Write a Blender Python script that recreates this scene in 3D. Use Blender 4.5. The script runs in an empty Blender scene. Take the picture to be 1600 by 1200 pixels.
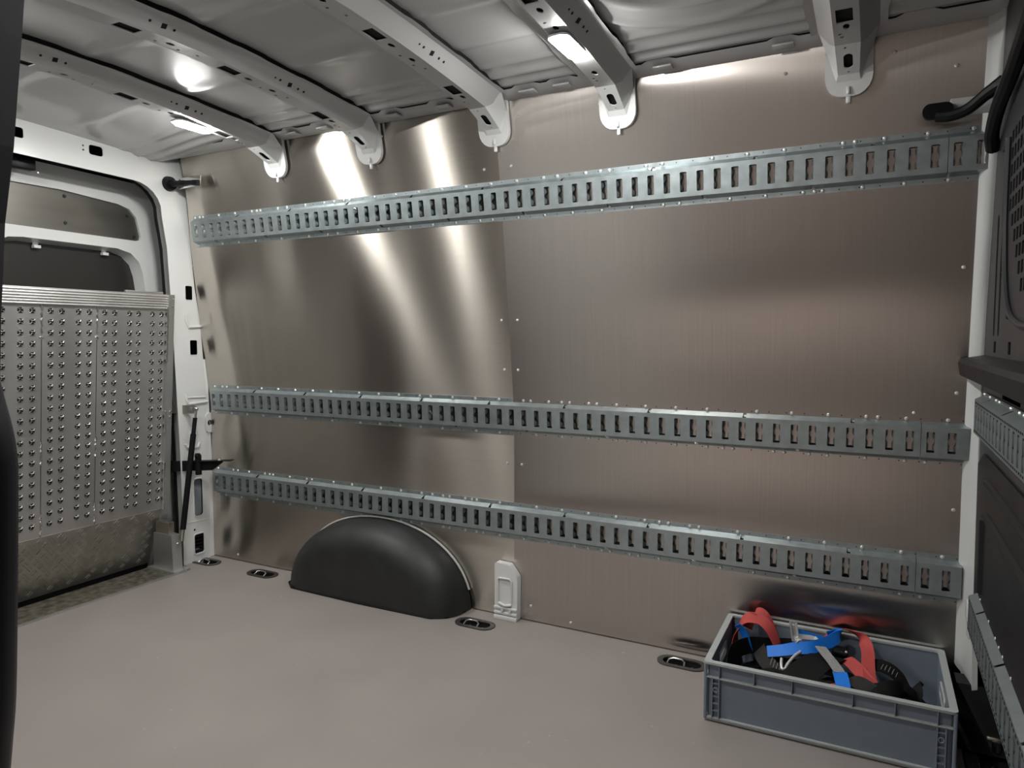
import bpy, bmesh, math, random
from mathutils import Vector, Matrix
from mathutils.geometry import delaunay_2d_cdt
random.seed(7)
PI = math.pi
V = Vector
sc = bpy.context.scene
COL = sc.collection

# ------------------------------------------------------------------ camera, world, light, exposure
cam_d = bpy.data.cameras.new('camera')
cam = bpy.data.objects.new('camera', cam_d); COL.objects.link(cam)
cam_d.sensor_width = 36.0
cam_d.lens = 36.0 * 1099.33 / 1600.0
cam_d.clip_start = 0.02
yaw, pitch = -0.4799, -0.0663
fw = V((math.sin(yaw)*math.cos(pitch), math.cos(yaw)*math.cos(pitch), math.sin(pitch)))
rt = V((math.cos(yaw), -math.sin(yaw), 0)); up = rt.cross(fw)
cam.matrix_world = Matrix(((rt.x, up.x, -fw.x, 2.7056), (rt.y, up.y, -fw.y, -2.2731), (rt.z, up.z, -fw.z, 1.0532), (0, 0, 0, 1)))
sc.camera = cam

world = bpy.data.worlds.new('hall'); sc.world = world; world.use_nodes = True
world.node_tree.nodes['Background'].inputs['Color'].default_value = (0.92, 0.88, 0.86, 1)
world.node_tree.nodes['Background'].inputs['Strength'].default_value = 0.05

def area_light(name, loc, target, sx, sy, power, color):
    d = bpy.data.lights.new(name, 'AREA'); d.shape = 'RECTANGLE'; d.size = sx; d.size_y = sy
    d.energy = power; d.color = color
    o = bpy.data.objects.new(name, d); COL.objects.link(o); o.location = loc
    o.rotation_euler = (V(target) - V(loc)).to_track_quat('-Z', 'Y').to_euler()
    return o
# unseen area light added in the hall so its lit floor mirrors in the steel
area_light('hall_reflection_light', (0.3, -7.2, 2.6), (0.3, -7.6, -0.6), 1.8, 0.4, 150, (1.0, 0.92, 0.87))
LAMP = 400.0          # the roof lamps' lenses

sc.view_settings.view_transform = 'Standard'
sc.view_settings.look = 'None'
sc.view_settings.gamma = 1.0
sc.view_settings.use_curve_mapping = False
sc.view_settings.exposure = 0.0

# ------------------------------------------------------------------ materials
def new_mat(name):
    m = bpy.data.materials.new(name); m.use_nodes = True
    return m, m.node_tree.nodes, m.node_tree.links, m.node_tree.nodes['Principled BSDF']

def mat(name, col, rough=0.5, metal=0.0, nscale=0, namt=0.15, bump=0.0, bscale=200, coat=0.0, stretch=(1, 1, 1), spec=None):
    m, n, l, p = new_mat(name)
    p.inputs['Base Color'].default_value = (*col, 1); p.inputs['Roughness'].default_value = rough
    p.inputs['Metallic'].default_value = metal
    p.inputs['Coat Weight'].default_value = coat; p.inputs['Coat Roughness'].default_value = 0.08
    if spec is not None: p.inputs['Specular IOR Level'].default_value = spec
    tc = n.new('ShaderNodeTexCoord'); mp = n.new('ShaderNodeMapping'); mp.inputs['Scale'].default_value = stretch
    l.new(tc.outputs['Object'], mp.inputs['Vector'])
    if nscale:
        t = n.new('ShaderNodeTexNoise'); t.inputs['Scale'].default_value = nscale; t.inputs['Detail'].default_value = 5
        l.new(mp.outputs[0], t.inputs['Vector'])
        r = n.new('ShaderNodeMapRange'); r.inputs['From Min'].default_value = .25; r.inputs['From Max'].default_value = .75
        r.inputs['To Min'].default_value = 1-namt; r.inputs['To Max'].default_value = 1+namt
        l.new(t.outputs['Fac'], r.inputs['Value'])
        mx = n.new('ShaderNodeMix'); mx.data_type = 'RGBA'; mx.blend_type = 'MULTIPLY'; mx.inputs['Factor'].default_value = 1
        mx.inputs[6].default_value = (*col, 1); l.new(r.outputs[0], mx.inputs[7]); l.new(mx.outputs[2], p.inputs['Base Color'])
        r2 = n.new('ShaderNodeMapRange'); r2.inputs['To Min'].default_value = max(rough-.08, .02); r2.inputs['To Max'].default_value = min(rough+.1, 1)
        l.new(t.outputs['Fac'], r2.inputs['Value']); l.new(r2.outputs[0], p.inputs['Roughness'])
    if bump:
        b = n.new('ShaderNodeBump'); b.inputs['Strength'].default_value = bump; b.inputs['Distance'].default_value = .002
        t2 = n.new('ShaderNodeTexNoise'); t2.inputs['Scale'].default_value = bscale; t2.inputs['Detail'].default_value = 3
        l.new(mp.outputs[0], t2.inputs['Vector']); l.new(t2.outputs['Fac'], b.inputs['Height']); l.new(b.outputs[0], p.inputs['Normal'])
    return m

def brushed(name, col, rough, aniso, vertical_grain, wave):
    """brushed stainless sheet; U runs along the van, V up"""
    m, n, l, p = new_mat(name)
    p.inputs['Metallic'].default_value = 1.0
    p.inputs['Anisotropic'].default_value = aniso
    p.inputs['Anisotropic Rotation'].default_value = 0.0 if vertical_grain else 0.25
    tg = n.new('ShaderNodeTangent'); tg.direction_type = 'UV_MAP'; tg.uv_map = 'UVMap'
    l.new(tg.outputs[0], p.inputs['Tangent'])
    tc = n.new('ShaderNodeTexCoord')
    mp = n.new('ShaderNodeMapping'); mp.inputs['Scale'].default_value = (260, 1, 2.5) if vertical_grain else (2.5, 1, 260)
    l.new(tc.outputs['Object'], mp.inputs['Vector'])
    g = n.new('ShaderNodeTexNoise'); g.inputs['Scale'].default_value = 1; g.inputs['Detail'].default_value = 2
    l.new(mp.outputs[0], g.inputs['Vector'])
    r = n.new('ShaderNodeMapRange'); r.inputs['To Min'].default_value = .9; r.inputs['To Max'].default_value = 1.1
    l.new(g.outputs['Fac'], r.inputs['Value'])
    mx = n.new('ShaderNodeMix'); mx.data_type = 'RGBA'; mx.blend_type = 'MULTIPLY'; mx.inputs['Factor'].default_value = 1
    mx.inputs[6].default_value = (*col, 1); l.new(r.outputs[0], mx.inputs[7])
    # handling smudges and dull patches
    s = n.new('ShaderNodeTexNoise'); s.inputs['Scale'].default_value = 2.2; s.inputs['Detail'].default_value = 6; s.inputs['Roughness'].default_value = .6
    l.new(tc.outputs['Object'], s.inputs['Vector'])
    r2 = n.new('ShaderNodeMapRange'); r2.inputs['From Min'].default_value = .3; r2.inputs['From Max'].default_value = .7
    r2.inputs['To Min'].default_value = rough-.04; r2.inputs['To Max'].default_value = rough+.06
    p.inputs['Roughness'].default_value = rough
    # a few long fine scratches
    mp2 = n.new('ShaderNodeMapping'); mp2.inputs['Scale'].default_value = (1.6, 1, 330); mp2.inputs['Rotation'].default_value = (0, .02, 0)
    l.new(tc.outputs['Object'], mp2.inputs['Vector'])
    sn = n.new('ShaderNodeTexNoise'); sn.inputs['Scale'].default_value = 1.0; sn.inputs['Detail'].default_value = 0
    l.new(mp2.outputs[0], sn.inputs['Vector'])
    sr = n.new('ShaderNodeMapRange'); sr.inputs['From Min'].default_value = .83; sr.inputs['From Max'].default_value = .88; sr.inputs['To Max'].default_value = .05
    l.new(sn.outputs['Fac'], sr.inputs['Value'])
    mx2 = n.new('ShaderNodeMix'); mx2.data_type = 'RGBA'; mx2.inputs[7].default_value = (.8, .76, .72, 1)
    l.new(sr.outputs[0], mx2.inputs['Factor']); l.new(mx.outputs[2], mx2.inputs[6]); l.new(mx2.outputs[2], p.inputs['Base Color'])
    # the sheet is not quite flat
    w = n.new('ShaderNodeTexNoise'); w.inputs['Scale'].default_value = 1.0; w.inputs['Detail'].default_value = 1
    mp3 = n.new('ShaderNodeMapping'); mp3.inputs['Scale'].default_value = (2.2, 1, 1.2)
    l.new(tc.outputs['Object'], mp3.inputs['Vector']); l.new(mp3.outputs[0], w.inputs['Vector'])
    b = n.new('ShaderNodeBump'); b.inputs['Strength'].default_value = 1.0; b.inputs['Distance'].default_value = wave
    l.new(w.outputs['Fac'], b.inputs['Height'])
    b2 = n.new('ShaderNodeBump'); b2.inputs['Strength'].default_value = .12; b2.inputs['Distance'].default_value = .0003
    l.new(g.outputs['Fac'], b2.inputs['Height']); l.new(b.outputs[0], b2.inputs['Normal']); l.new(b2.outputs[0], p.inputs['Normal'])
    return m

def emit(name, col, strength):
    m, n, l, p = new_mat(name)
    p.inputs['Base Color'].default_value = (.9, .9, .9, 1)
    p.inputs['Emission Color'].default_value = (*col, 1); p.inputs['Emission Strength'].default_value = strength
    return m

STEEL_R = brushed('brushed_steel_horizontal_grain', (.56, .525, .475), .25, 1.0, False, .004)
STEEL_F = brushed('brushed_steel_vertical_grain', (.56, .52, .49), .20, 1.0, True, .003)
GALV_SHADE = mat('galvanised_steel_shaded', (.17, .20, .205), .45, .6, nscale=35, namt=.12)  # darker copy of the galvanised steel, bulkhead shade put into the colour
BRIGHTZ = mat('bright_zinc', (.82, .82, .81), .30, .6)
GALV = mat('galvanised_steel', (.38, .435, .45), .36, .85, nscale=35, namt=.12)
WHITE = mat('white_body_paint', (.68, .69, .685), .24, 0, coat=.5)
WHITE_SHADE = mat('white_paint_shaded', (.47, .47, .47), .26, 0, coat=.4)  # same white body paint, the roof's dimmer light put into its colour
def specks(m):
    n = m.node_tree.nodes; l = m.node_tree.links; p = n['Principled BSDF']
    src = p.inputs['Base Color'].links[0].from_socket
    tc = n.new('ShaderNodeTexCoord'); t = n.new('ShaderNodeTexNoise'); t.inputs['Scale'].default_value = 34; t.inputs['Detail'].default_value = 1
    l.new(tc.outputs['Object'], t.inputs['Vector'])
    r = n.new('ShaderNodeMapRange'); r.inputs['From Min'].default_value = .76; r.inputs['From Max'].default_value = .82; r.inputs['To Max'].default_value = .5
    l.new(t.outputs['Fac'], r.inputs['Value'])
    x = n.new('ShaderNodeMix'); x.data_type = 'RGBA'; x.inputs[7].default_value = (.50, .46, .43, 1)
    l.new(r.outputs[0], x.inputs['Factor']); l.new(src, x.inputs[6]); l.new(x.outputs[2], p.inputs['Base Color'])
FLOORM = mat('phenolic_ply', (.256, .231, .218), .48, 0, nscale=3.5, namt=.07, bump=.25, bscale=420)
specks(FLOORM)
BLACKP = mat('black_plastic', (.007, .007, .008), .42, 0, nscale=20, namt=.2, spec=.18)
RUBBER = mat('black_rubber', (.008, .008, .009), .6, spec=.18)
ARCHM = mat('arch_plastic', (.021, .022, .022), .46, 0, nscale=14, namt=.25, bump=.35, bscale=260, spec=.4)
DARKGAP = mat('dark_void', (.004, .004, .004), .9)  # near-black colour standing in for shade in holes and behind sheets
ALU = mat('aluminium', (.50, .50, .49), .42, .85, nscale=9, namt=.10, stretch=(1, 1, .25))
ALUD = mat('aluminium_checker', (.34, .325, .30), .55, .75, nscale=16, namt=.2)
ALUX = mat('aluminium_bright', (.74, .73, .70), .26, 1.0)
SILLM = mat('worn_aluminium', (.36, .34, .28), .42, .9, nscale=38, namt=.55, bump=.3, bscale=60)
CHROME = mat('bright_steel', (.75, .75, .74), .16, 1.0)
ZINC = mat('zinc_steel', (.55, .53, .47), .33, 1.0, nscale=20, namt=.1)
SCREW = mat('rivet_steel', (.82, .82, .80), .28, .6)
CRATE = mat('grey_blue_plastic', (.178, .214, .262), .42, 0, nscale=30, namt=.05)
CRATE2 = mat('grey_blue_plastic_edge', (.36, .39, .385), .42, 0, nscale=30, namt=.05)
BULK = mat('dark_grey_paint', (.028, .028, .030), .42, 0, nscale=6, namt=.12, spec=.3)
BULKD = mat('bulkhead_sheet', (.008, .008, .009), .48, 0, nscale=5, namt=.15, spec=.25)
TRIMG = mat('light_grey_trim', (.52, .535, .53), .38, 0, nscale=8, namt=.04)
GLASSD = mat('dark_window_pane', (.030, .029, .027), .22, 0)
COVER = mat('window_cover_plate', (.15, .145, .13), .40, .75, nscale=3, namt=.15, stretch=(1, .4, 3))
GREYLENS = mat('frosted_lens', (.22, .24, .28), .25, 0)
RED = mat('red_webbing', (.46, .065, .06), .75, 0, nscale=300, namt=.2)
BLUE = mat('blue_webbing', (.003, .18, .72), .55, 0, nscale=300, namt=.15)
BLACKW = mat('black_webbing', (.006, .006, .006), .7, 0, nscale=300, namt=.3, spec=.18)
DARKW = mat('charcoal_webbing', (.030, .029, .027), .75, 0, nscale=300, namt=.3, spec=.18)
GREYW = mat('grey_webbing', (.30, .30, .29), .75, 0, nscale=200, namt=.25)
SEALANT = mat('light_sealant', (.5, .5, .47), .5)
NAVY = mat('dark_door_trim', (.010, .010, .014), .45, spec=.18)
NAVY2 = mat('door_post_trim', (.055, .055, .062), .40)
GROUND = mat('hall_floor', (.42, .385, .36), .8, nscale=3, namt=.1)
HALLW = mat('hall_wall_paint', (.25, .23, .22), .8, nscale=2, namt=.06)
LINER = mat('side_lining', (.22, .21, .20), .38, 1.0, nscale=6, namt=.1)
LENS = emit('lamp_lens', (1.0, .985, .95), LAMP)
FOIL = mat('silver_label', (.6, .6, .6), .4, .3)

# ------------------------------------------------------------------ mesh helpers
def finish(name, bm, m, parent=None, smooth=False, kind=None, ang=35):
    me = bpy.data.meshes.new(name)
    bm.normal_update(); bm.to_mesh(me); bm.free()
    me.materials.append(m)
    if smooth:
        for p in me.polygons: p.use_smooth = True
        try: me.set_sharp_from_angle(angle=math.radians(ang))
        except Exception: pass
    o = bpy.data.objects.new(name, me); COL.objects.link(o)
    if parent: o.parent = parent
    if kind: o['kind'] = kind
    return o

def pieces(bm):
    bm.faces.ensure_lookup_table(); seen = set(); out = []
    for f0 in bm.faces:
        if f0 in seen: continue
        st = [f0]; seen.add(f0); isl = []
        while st:
            q = st.pop(); isl.append(q)
            for v in q.verts:
                for g in v.link_faces:
                    if g not in seen: seen.add(g); st.append(g)
        nb = bmesh.new(); mp = {}
        for q in isl:
            nb.faces.new([mp.setdefault(v, None) or mp.__setitem__(v, nb.verts.new(v.co)) or mp[v] for v in q.verts])
        out.append(nb)
    bm.free()
    return out
def each(fn, name, bm, *a, **k):
    return [fn(name, p, *a, **k) for p in pieces(bm)]

def empty(name, loc=(0, 0, 0), rot=(0, 0, 0)):
    o = bpy.data.objects.new(name, None); COL.objects.link(o); o.location = loc; o.rotation_euler = rot
    o.empty_display_size = .05
    return o

def tag(o, label, cat, group=None):
    o['label'] = label; o['category'] = cat
    if group: o['group'] = group
    return o

def struct(o, label=None):
    o['kind'] = 'structure'
    if label: o['label'] = label
    return o

def box(bm, lo, hi, bev=0, f=None):
    lo = V(lo); hi = V(hi)
    vs = [bm.verts.new((x, y, z)) for x in (lo.x, hi.x) for y in (lo.y, hi.y) for z in (lo.z, hi.z)]
    fs = [bm.faces.new([vs[i] for i in q]) for q in ((0, 1, 3, 2), (4, 6, 7, 5), (0, 4, 5, 1), (2, 3, 7, 6), (0, 2, 6, 4), (1, 5, 7, 3))]
    if bev:
        es = list({e for q in fs for e in q.edges})
        r = bmesh.ops.bevel(bm, geom=es, offset=bev, segments=2, affect='EDGES', profile=.5)
        vs = list({v for q in r['faces'] for v in q.verts} | {v for v in vs if v.is_valid})
    if f:
        for v in vs: v.co = f(*v.co)

def cyl(bm, p0, p1, r0, r1=None, seg=14, caps=True):
    p0 = V(p0); p1 = V(p1); r1 = r0 if r1 is None else r1
    d = (p1-p0).normalized(); a = d.orthogonal().normalized(); b = d.cross(a)
    A = [bm.verts.new(p0 + (a*math.cos(t)+b*math.sin(t))*r0) for t in [2*PI*i/seg for i in range(seg)]]
    B = [bm.verts.new(p1 + (a*math.cos(t)+b*math.sin(t))*r1) for t in [2*PI*i/seg for i in range(seg)]]
    for i in range(seg): bm.faces.new((A[i], A[(i+1) % seg], B[(i+1) % seg], B[i]))
    if caps: bm.faces.new(A[::-1]); bm.faces.new(B)

def spline(pts, n=8, closed=False):
    pts = [V(p) for p in pts]; out = []
    N = len(pts); rng = N if closed else N-1
    for i in range(rng):
        p1, p2 = pts[i], pts[(i+1) % N]
        p0 = pts[(i-1) % N] if (closed or i > 0) else p1*2-p2
        p3 = pts[(i+2) % N] if (closed or i+2 < N) else p2*2-p1
        for k in range(n):
            t = k/n
            out.append(.5*((2*p1)+(p2-p0)*t+(2*p0-5*p1+4*p2-p3)*t*t+(3*p1-p0-3*p2+p3)*t**3))
    if not closed: out.append(pts[-1])
    return out

def tube(bm, pts, r, seg=10, closed=False, ry=None):
    pts = [V(p) for p in pts]; N = len(pts); rings = []
    d0 = (pts[1]-pts[0]).normalized(); a = d0.orthogonal().normalized()
    for i, p in enumerate(pts):
        if closed: d = (pts[(i+1) % N]-pts[i-1]).normalized()
        else: d = (pts[min(i+1, N-1)]-pts[max(i-1, 0)]).normalized()
        a = (a-d*a.dot(d)).normalized(); b = d.cross(a)
        rr = r[i] if isinstance(r, (list, tuple)) else r
        rings.append([bm.verts.new(p+a*math.cos(2*PI*k/seg)*rr+b*math.sin(2*PI*k/seg)*(ry or rr)) for k in range(seg)])
    for i in range(N if closed else N-1):
        A, B = rings[i], rings[(i+1) % N]
        for k in range(seg): bm.faces.new((A[k], A[(k+1) % seg], B[(k+1) % seg], B[k]))
    if not closed: bm.faces.new(rings[0][::-1]); bm.faces.new(rings[-1])

def ribbon(bm, pts, sides, width, thick=.0016, n=8):
    """flat webbing along pts; sides give the across direction at each point"""
    P = spline(pts, n); S = spline(sides, n)
    rings = []
    for i, p in enumerate(P):
        d = (P[min(i+1, len(P)-1)]-P[max(i-1, 0)]).normalized()
        s = S[i]; s = (s-d*s.dot(d)).normalized(); nn = d.cross(s)
        rings.append([bm.verts.new(p+s*width/2*a+nn*thick*b) for a, b in ((-1, -.5), (-.33, -.5), (.33, -.5), (1, -.5), (1, .5), (.33, .5), (-.33, .5), (-1, .5))])
    for A, B in zip(rings, rings[1:]):
        for k in range(8): bm.faces.new((A[k], A[(k+1) % 8], B[(k+1) % 8], B[k]))
    bm.faces.new(rings[0][::-1]); bm.faces.new(rings[-1])

def rrect(x0, y0, x1, y1, r, n=4, skew=0):
    out = []
    for cx, cy, a0 in ((x1-r, y1-r, 0), (x0+r, y1-r, 90), (x0+r, y0+r, 180), (x1-r, y0+r, 270)):
        for k in range(n+1):
            a = math.radians(a0+90*k/n); out.append((cx+r*math.cos(a), cy+r*math.sin(a)))
    return out

def circ(x, y, r, n=10, ry=None):
    return [(x+r*math.cos(2*PI*k/n), y+(ry or r)*math.sin(2*PI*k/n)) for k in range(n)]

def plate(bm, outer, holes, c0, c1, f):
    """flat plate with real holes; f maps (a, b, c) to space; c0 is the seen face, c1 the back"""
    pts = []; faces = []
    for poly in [outer]+list(holes):
        s = len(pts); pts += [V((x, y)) for x, y in poly]; faces.append(list(range(s, s+len(poly))))
    vs, es, fs, ov, oe, of = delaunay_2d_cdt(pts, [], faces, 0, 1e-6)
    def inside(poly, x, y):
        r = False; j = len(poly)-1
        for i in range(len(poly)):
            xi, yi = poly[i]; xj, yj = poly[j]
            if (yi > y) != (yj > y) and x < (xj-xi)*(y-yi)/(yj-yi)+xi: r = not r
            j = i
        return r
    boxes = [(min(p[0] for p in h), max(p[0] for p in h), min(p[1] for p in h), max(p[1] for p in h)) for h in holes]
    F = [bm.verts.new(f(v.x, v.y, c0)) for v in vs]; B = [bm.verts.new(f(v.x, v.y, c1)) for v in vs]
    cnt = {}
    keep = []
    for q in fs:
        cx = sum(vs[i].x for i in q)/len(q); cy = sum(vs[i].y for i in q)/len(q)
        if not inside(outer, cx, cy): continue
        if any(bx_[0] <= cx <= bx_[1] and bx_[2] <= cy <= bx_[3] and inside(h, cx, cy) for h, bx_ in zip(holes, boxes)): continue
        keep.append(q)
        for i in range(len(q)):
            e = (q[i], q[(i+1) % len(q)]); cnt[e] = cnt.get(e, 0)+1
    for q in keep:
        bm.faces.new([F[i] for i in q]); bm.faces.new([B[i] for i in q][::-1])
    for (i, j) in cnt:
        if (j, i) not in cnt: bm.faces.new((F[j], F[i], B[i], B[j]))
    for v in F+B:
        if not v.link_faces: bm.verts.remove(v)

def grid(bm, nx, ny, f, uv=None):
    G = [[bm.verts.new(f(i/nx, j/ny)) for j in range(ny+1)] for i in range(nx+1)]
    lay = bm.loops.layers.uv.new('UVMap') if uv else None
    for i in range(nx):
        for j in range(ny):
            q = bm.faces.new((G[i][j], G[i+1][j], G[i+1][j+1], G[i][j+1]))
            if lay:
                for lp, (a, b) in zip(q.loops, ((i, j), (i+1, j), (i+1, j+1), (i, j+1))): lp[lay].uv = uv(a/nx, b/ny)
    return G

def dome(bm, c, nrm, r, h, seg=8):
    c = V(c); n = V(nrm).normalized(); a = n.orthogonal().normalized(); b = n.cross(a)
    R0 = [bm.verts.new(c+(a*math.cos(2*PI*k/seg)+b*math.sin(2*PI*k/seg))*r) for k in range(seg)]
    R1 = [bm.verts.new(c+n*h*.75+(a*math.cos(2*PI*k/seg)+b*math.sin(2*PI*k/seg))*r*.65) for k in range(seg)]
    t = bm.verts.new(c+n*h)
    for k in range(seg):
        bm.faces.new((R0[k], R0[(k+1) % seg], R1[(k+1) % seg], R1[k])); bm.faces.new((R1[k], R1[(k+1) % seg], t))

def wy(z):
    """the van's side leans inwards towards the roof"""
    sp = lambda u: .05*math.log(1+math.exp(u/.05))
    return .025 - .128*sp(z-.77) - .085*sp(z-1.60)
def pl(v, pts):
    if v <= pts[0][0]: return pts[0][1]
    for (a, p), (b, q) in zip(pts, pts[1:]):
        if v <= b: return p+(q-p)*(v-a)/(b-a)
    return pts[-1][1]
def wslope(z): return (wy(z+.01)-wy(z-.01))/.02

# ------------------------------------------------------------------ FLOOR
RINGS = [(-.066, -.059), (.300, -.060), (1.419, -.096), (2.172, -.058)]      # floor lashing points
bm = bmesh.new()
holes = [rrect(x-.068, y-.030, x+.068, y+.030, .0299, 6) for x, y in RINGS]
plate(bm, [(-.052, -1.76), (2.925, -1.76), (2.925, .05), (-.115, .05), (-.115, -.17), (-.03, -.20)], holes, 0, -.018, lambda a, b, c: V((a, b, c)))
floor = struct(finish('floor', bm, FLOORM))
bm = bmesh.new(); box(bm, (-3, -9.05, -.62), (6, 1, -.60)); hf = struct(finish('floor_hall', bm, GROUND)); hf.name = 'floor.001'
bm = bmesh.new(); box(bm, (-4, -9.05, -.6), (7, -9.0, 4.0)); hw_ = struct(finish('wall_outer', bm, HALLW))
bm = bmesh.new(); box(bm, (-.9, -1.8, -.10), (3.3, .12, -.06)); ub = finish('underbody', bm, DARKGAP, floor)

def floor_ring(x, y, rz, label, flip=1):
    t = tag(empty('floor_lashing_ring', (x, y, 0), (0, 0, rz)), label, 'lashing ring', 'lashing rings let into the floor edge')
    b = bmesh.new(); plate(b, rrect(-.080, -.040, .080, .040, .0399, 7), [rrect(-.062, -.0245, .062, .0245, .0244, 7)], .0035, -.001, lambda a, c, d: V((a, c, d))); finish('rim', b, mat_rim, t, True)
    b = bmesh.new()
    R0 = rrect(-.066, -.029, .066, .029, .0289, 7); R1 = rrect(-.056, -.020, .056, .020, .0199, 7)
    A = [b.verts.new((p[0], p[1], -.001)) for p in R0]; B = [b.verts.new((p[0], p[1], -.026)) for p in R1]
    n = len(A)
    for k in range(n): b.faces.new((A[k], B[k], B[(k+1) % n], A[(k+1) % n]))
    b.faces.new(B)
    finish('pan', b, RUBBER, t)
    b = bmesh.new()
    tube(b, [(-.046, -.012, -.014), (-.047, 0, -.006), (-.044, .011, .001), (-.030, .017, .004), (-.005, .018, .003), (.006, .013, -.002), (.008, -.012, -.014)], .0038, 8)
    finish('ring', b, CHROME, t, True)
    for sx in (-.018, .034):
        b = bmesh.new(); cyl(b, (sx, -.004, -.026), (sx, -.004, -.010), .0085, .0085, 6); cyl(b, (sx, -.004, -.010), (sx, -.004, -.006), .004, .004, 8); finish('bolt', b, CHROME, t)
    return t
mat_rim = mat('ring_rim', (.035, .034, .033), .35)
for (x, y), lab in zip(RINGS, ['lashing ring let into the floor at the foot of the white rear pillar',
                               'lashing ring let into the floor just left of the black wheel arch',
                               'lashing ring in the floor between wheel arch and white bracket',
                               'lashing ring let into the floor left of the grey crate']):
    floor_ring(x, y, 0, lab)

# sill plate at the rear opening
sill = struct(empty('trim_1', (-.05, -.2, 0)), 'worn aluminium threshold plate between floor and rear doors')
def sb(lo, hi, nm, m):
    b = bmesh.new(); box(b, lo, hi, .001); o = finish(nm, b, m, sill); o.matrix_parent_inverse = Matrix.Translation(-sill.location); return o
b = bmesh.new(); plate(b, [(-.225, -1.7), (-.063, -1.7), (-.043, -.19), (-.225, -.19)], [], .004, -.02, lambda a, c, d: V((a, c, d))); o = finish('threshold_plate', b, SILLM, sill); o.matrix_parent_inverse = Matrix.Translation(-sill.location)
b = bmesh.new(); plate(b, [(-.063, -1.7), (-.052, -1.7), (-.030, -.19), (-.043, -.19)], [], .006, -.01, lambda a, c, d: V((a, c, d))); o = finish('edge_strip', b, ALU, sill); o.matrix_parent_inverse = Matrix.Translation(-sill.location)

# ------------------------------------------------------------------ STEEL LINED SIDE WALL
wall = struct(empty('wall_back', (1.4, .03, 0)), 'side wall of the van lined with brushed steel sheet')
WI = Matrix.Translation(-wall.location)
def panel(x0, x1, z0, z1, m, off, name='steel_panel', ztop=None):
    bm = bmesh.new()
    def f(s, t):
        xl = x0+(pl(t*1.86, ((.90, 0), (1.08, .037), (1.48, .047), (1.70, .076), (1.86, .085))) if x0 < 0 else 0); x = xl+(x1-xl)*s; zt = z1 if not ztop else z1+ztop(x); z = z0+(zt-z0)*t
        return V((x, wy(z)-off, z))
    grid(bm, 24, 40, f, lambda s, t: ((x0+(x1-x0)*s), (z0+(z1-z0)*t)))
    G = bm.edges
    es = [e for e in bm.edges if e.is_boundary]
    r = bmesh.ops.extrude_edge_only(bm, edges=es)
    for v in r['geom']:
        if isinstance(v, bmesh.types.BMVert): v.co.y += .004
    bm.faces.ensure_lookup_table()
    o = finish(name, bm, m, wall, True); o.matrix_parent_inverse = WI
    return o
topf = lambda x: .004*math.sin(x*7)
pr = panel(-.150, 1.520, .004, 1.86, STEEL_R, 0); pr['label'] = 'rear steel sheet with horizontal grain'
pf = panel(1.5205, 2.945, .004, 1.86, STEEL_F, .003); pf['label'] = 'front steel sheet with vertical grain'
def rivets(par, pts, r=.0056, h=.004):
    b = bmesh.new()
    for x, z, off in pts: dome(b, (x, wy(z)-off, z), (0, -1, -wslope(z)), r, h)
    o = finish('rivets', b, SCREW, par, True, 'stuff'); o.matrix_parent_inverse = Matrix.Identity(4)
    return o
# an outer shell behind the lining keeps the van dark behind its holes
bm = bmesh.new(); grid(bm, 2, 12, lambda s, t: V((-.45+3.7*s, wy(1.95*t)+.045, 1.95*t))); o = finish('outer_skin', bm, DARKGAP, wall); o.matrix_parent_inverse = WI
rivets(pr, [(1.490, 1.115, 0), (1.490, .935, 0), (1.490, .585, 0), (1.499, .060, 0), (1.499, .027, 0), (.050, .030, 0), (1.515, 1.79, 0), (.455, 1.80, 0), (1.04, 1.80, 0), (1.46, 1.64, 0), (.72, .24, 0), (1.06, .27, 0), (1.22, .20, 0)])
rivets(pf, [(1.556, 1.115, .003), (1.547, .935, .003), (1.552, .585, .003), (1.590, .058, .003), (2.90, 1.24, .003), (2.90, .90, .003), (2.905, .57, .003), (1.75, .025, .003), (2.45, 1.79, .003), (2.72, 1.80, .003), (2.86, 1.745, .003), (1.61, 1.79, .003), (1.90, 1.79, .003), (2.80, .84, .003), (1.568, 1.64, .003)])

b = bmesh.new()
for k in range(20):
    z0 = .95+.47*k/20; z1 = .95+.47*(k+1)/20
    q = [b.verts.new(p) for p in ((1.8378, wy(z0)-.0036, z0), (1.8386, wy(z0)-.0036, z0), (1.8386, wy(z1)-.0036, z1), (1.8378, wy(z1)-.0036, z1))]; b.faces.new(q)
o = finish('scored_line', b, ZINC, pf); o.matrix_parent_inverse = Matrix.Identity(4)
# white pressed bracket standing against the wall
t = tag(empty('pressed_bracket', (1.50, -.004, 0)), 'white pressed sheet bracket with a cut corner at the foot of the steel wall', 'bracket')
def fb(a, b_, c): return V((a, -c, b_))
b = bmesh.new()
prof = [(-.046, .004), (.048, .004), (.050, .165), (.046, .172), (.018, .207), (.012, .211), (-.040, .213), (-.046, .208)]
plate(b, prof, [], .006, -.024, fb)
bmesh.ops.bevel(b, geom=[e for e in b.edges if len(e.link_faces) == 2 and e.calc_face_angle(0) > 1], offset=.0045, segments=3, affect='EDGES')
finish('face_plate', b, WHITE, t, True)
b = bmesh.new()
tube(b, [(-.030, -.007, .070), (-.030, -.009, .152), (-.024, -.010, .158), (.020, -.010, .158), (.026, -.009, .150), (.026, -.007, .070)], .0035, 8)
tube(b, [(-.028, -.008, .062), (0, -.012, .056), (.026, -.008, .060)], .005, 8)
each(finish, 'pressed_outline', b, WHITE, t, True)
b = bmesh.new()
for z in (.045, .026): box(b, (-.047, -.012, z-.005), (.049, -.003, z+.004), .002)
box(b, (-.047, -.014, 0), (.049, -.002, .016), .002)
each(finish, 'foot_rib', b, WHITE, t, True)
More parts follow.
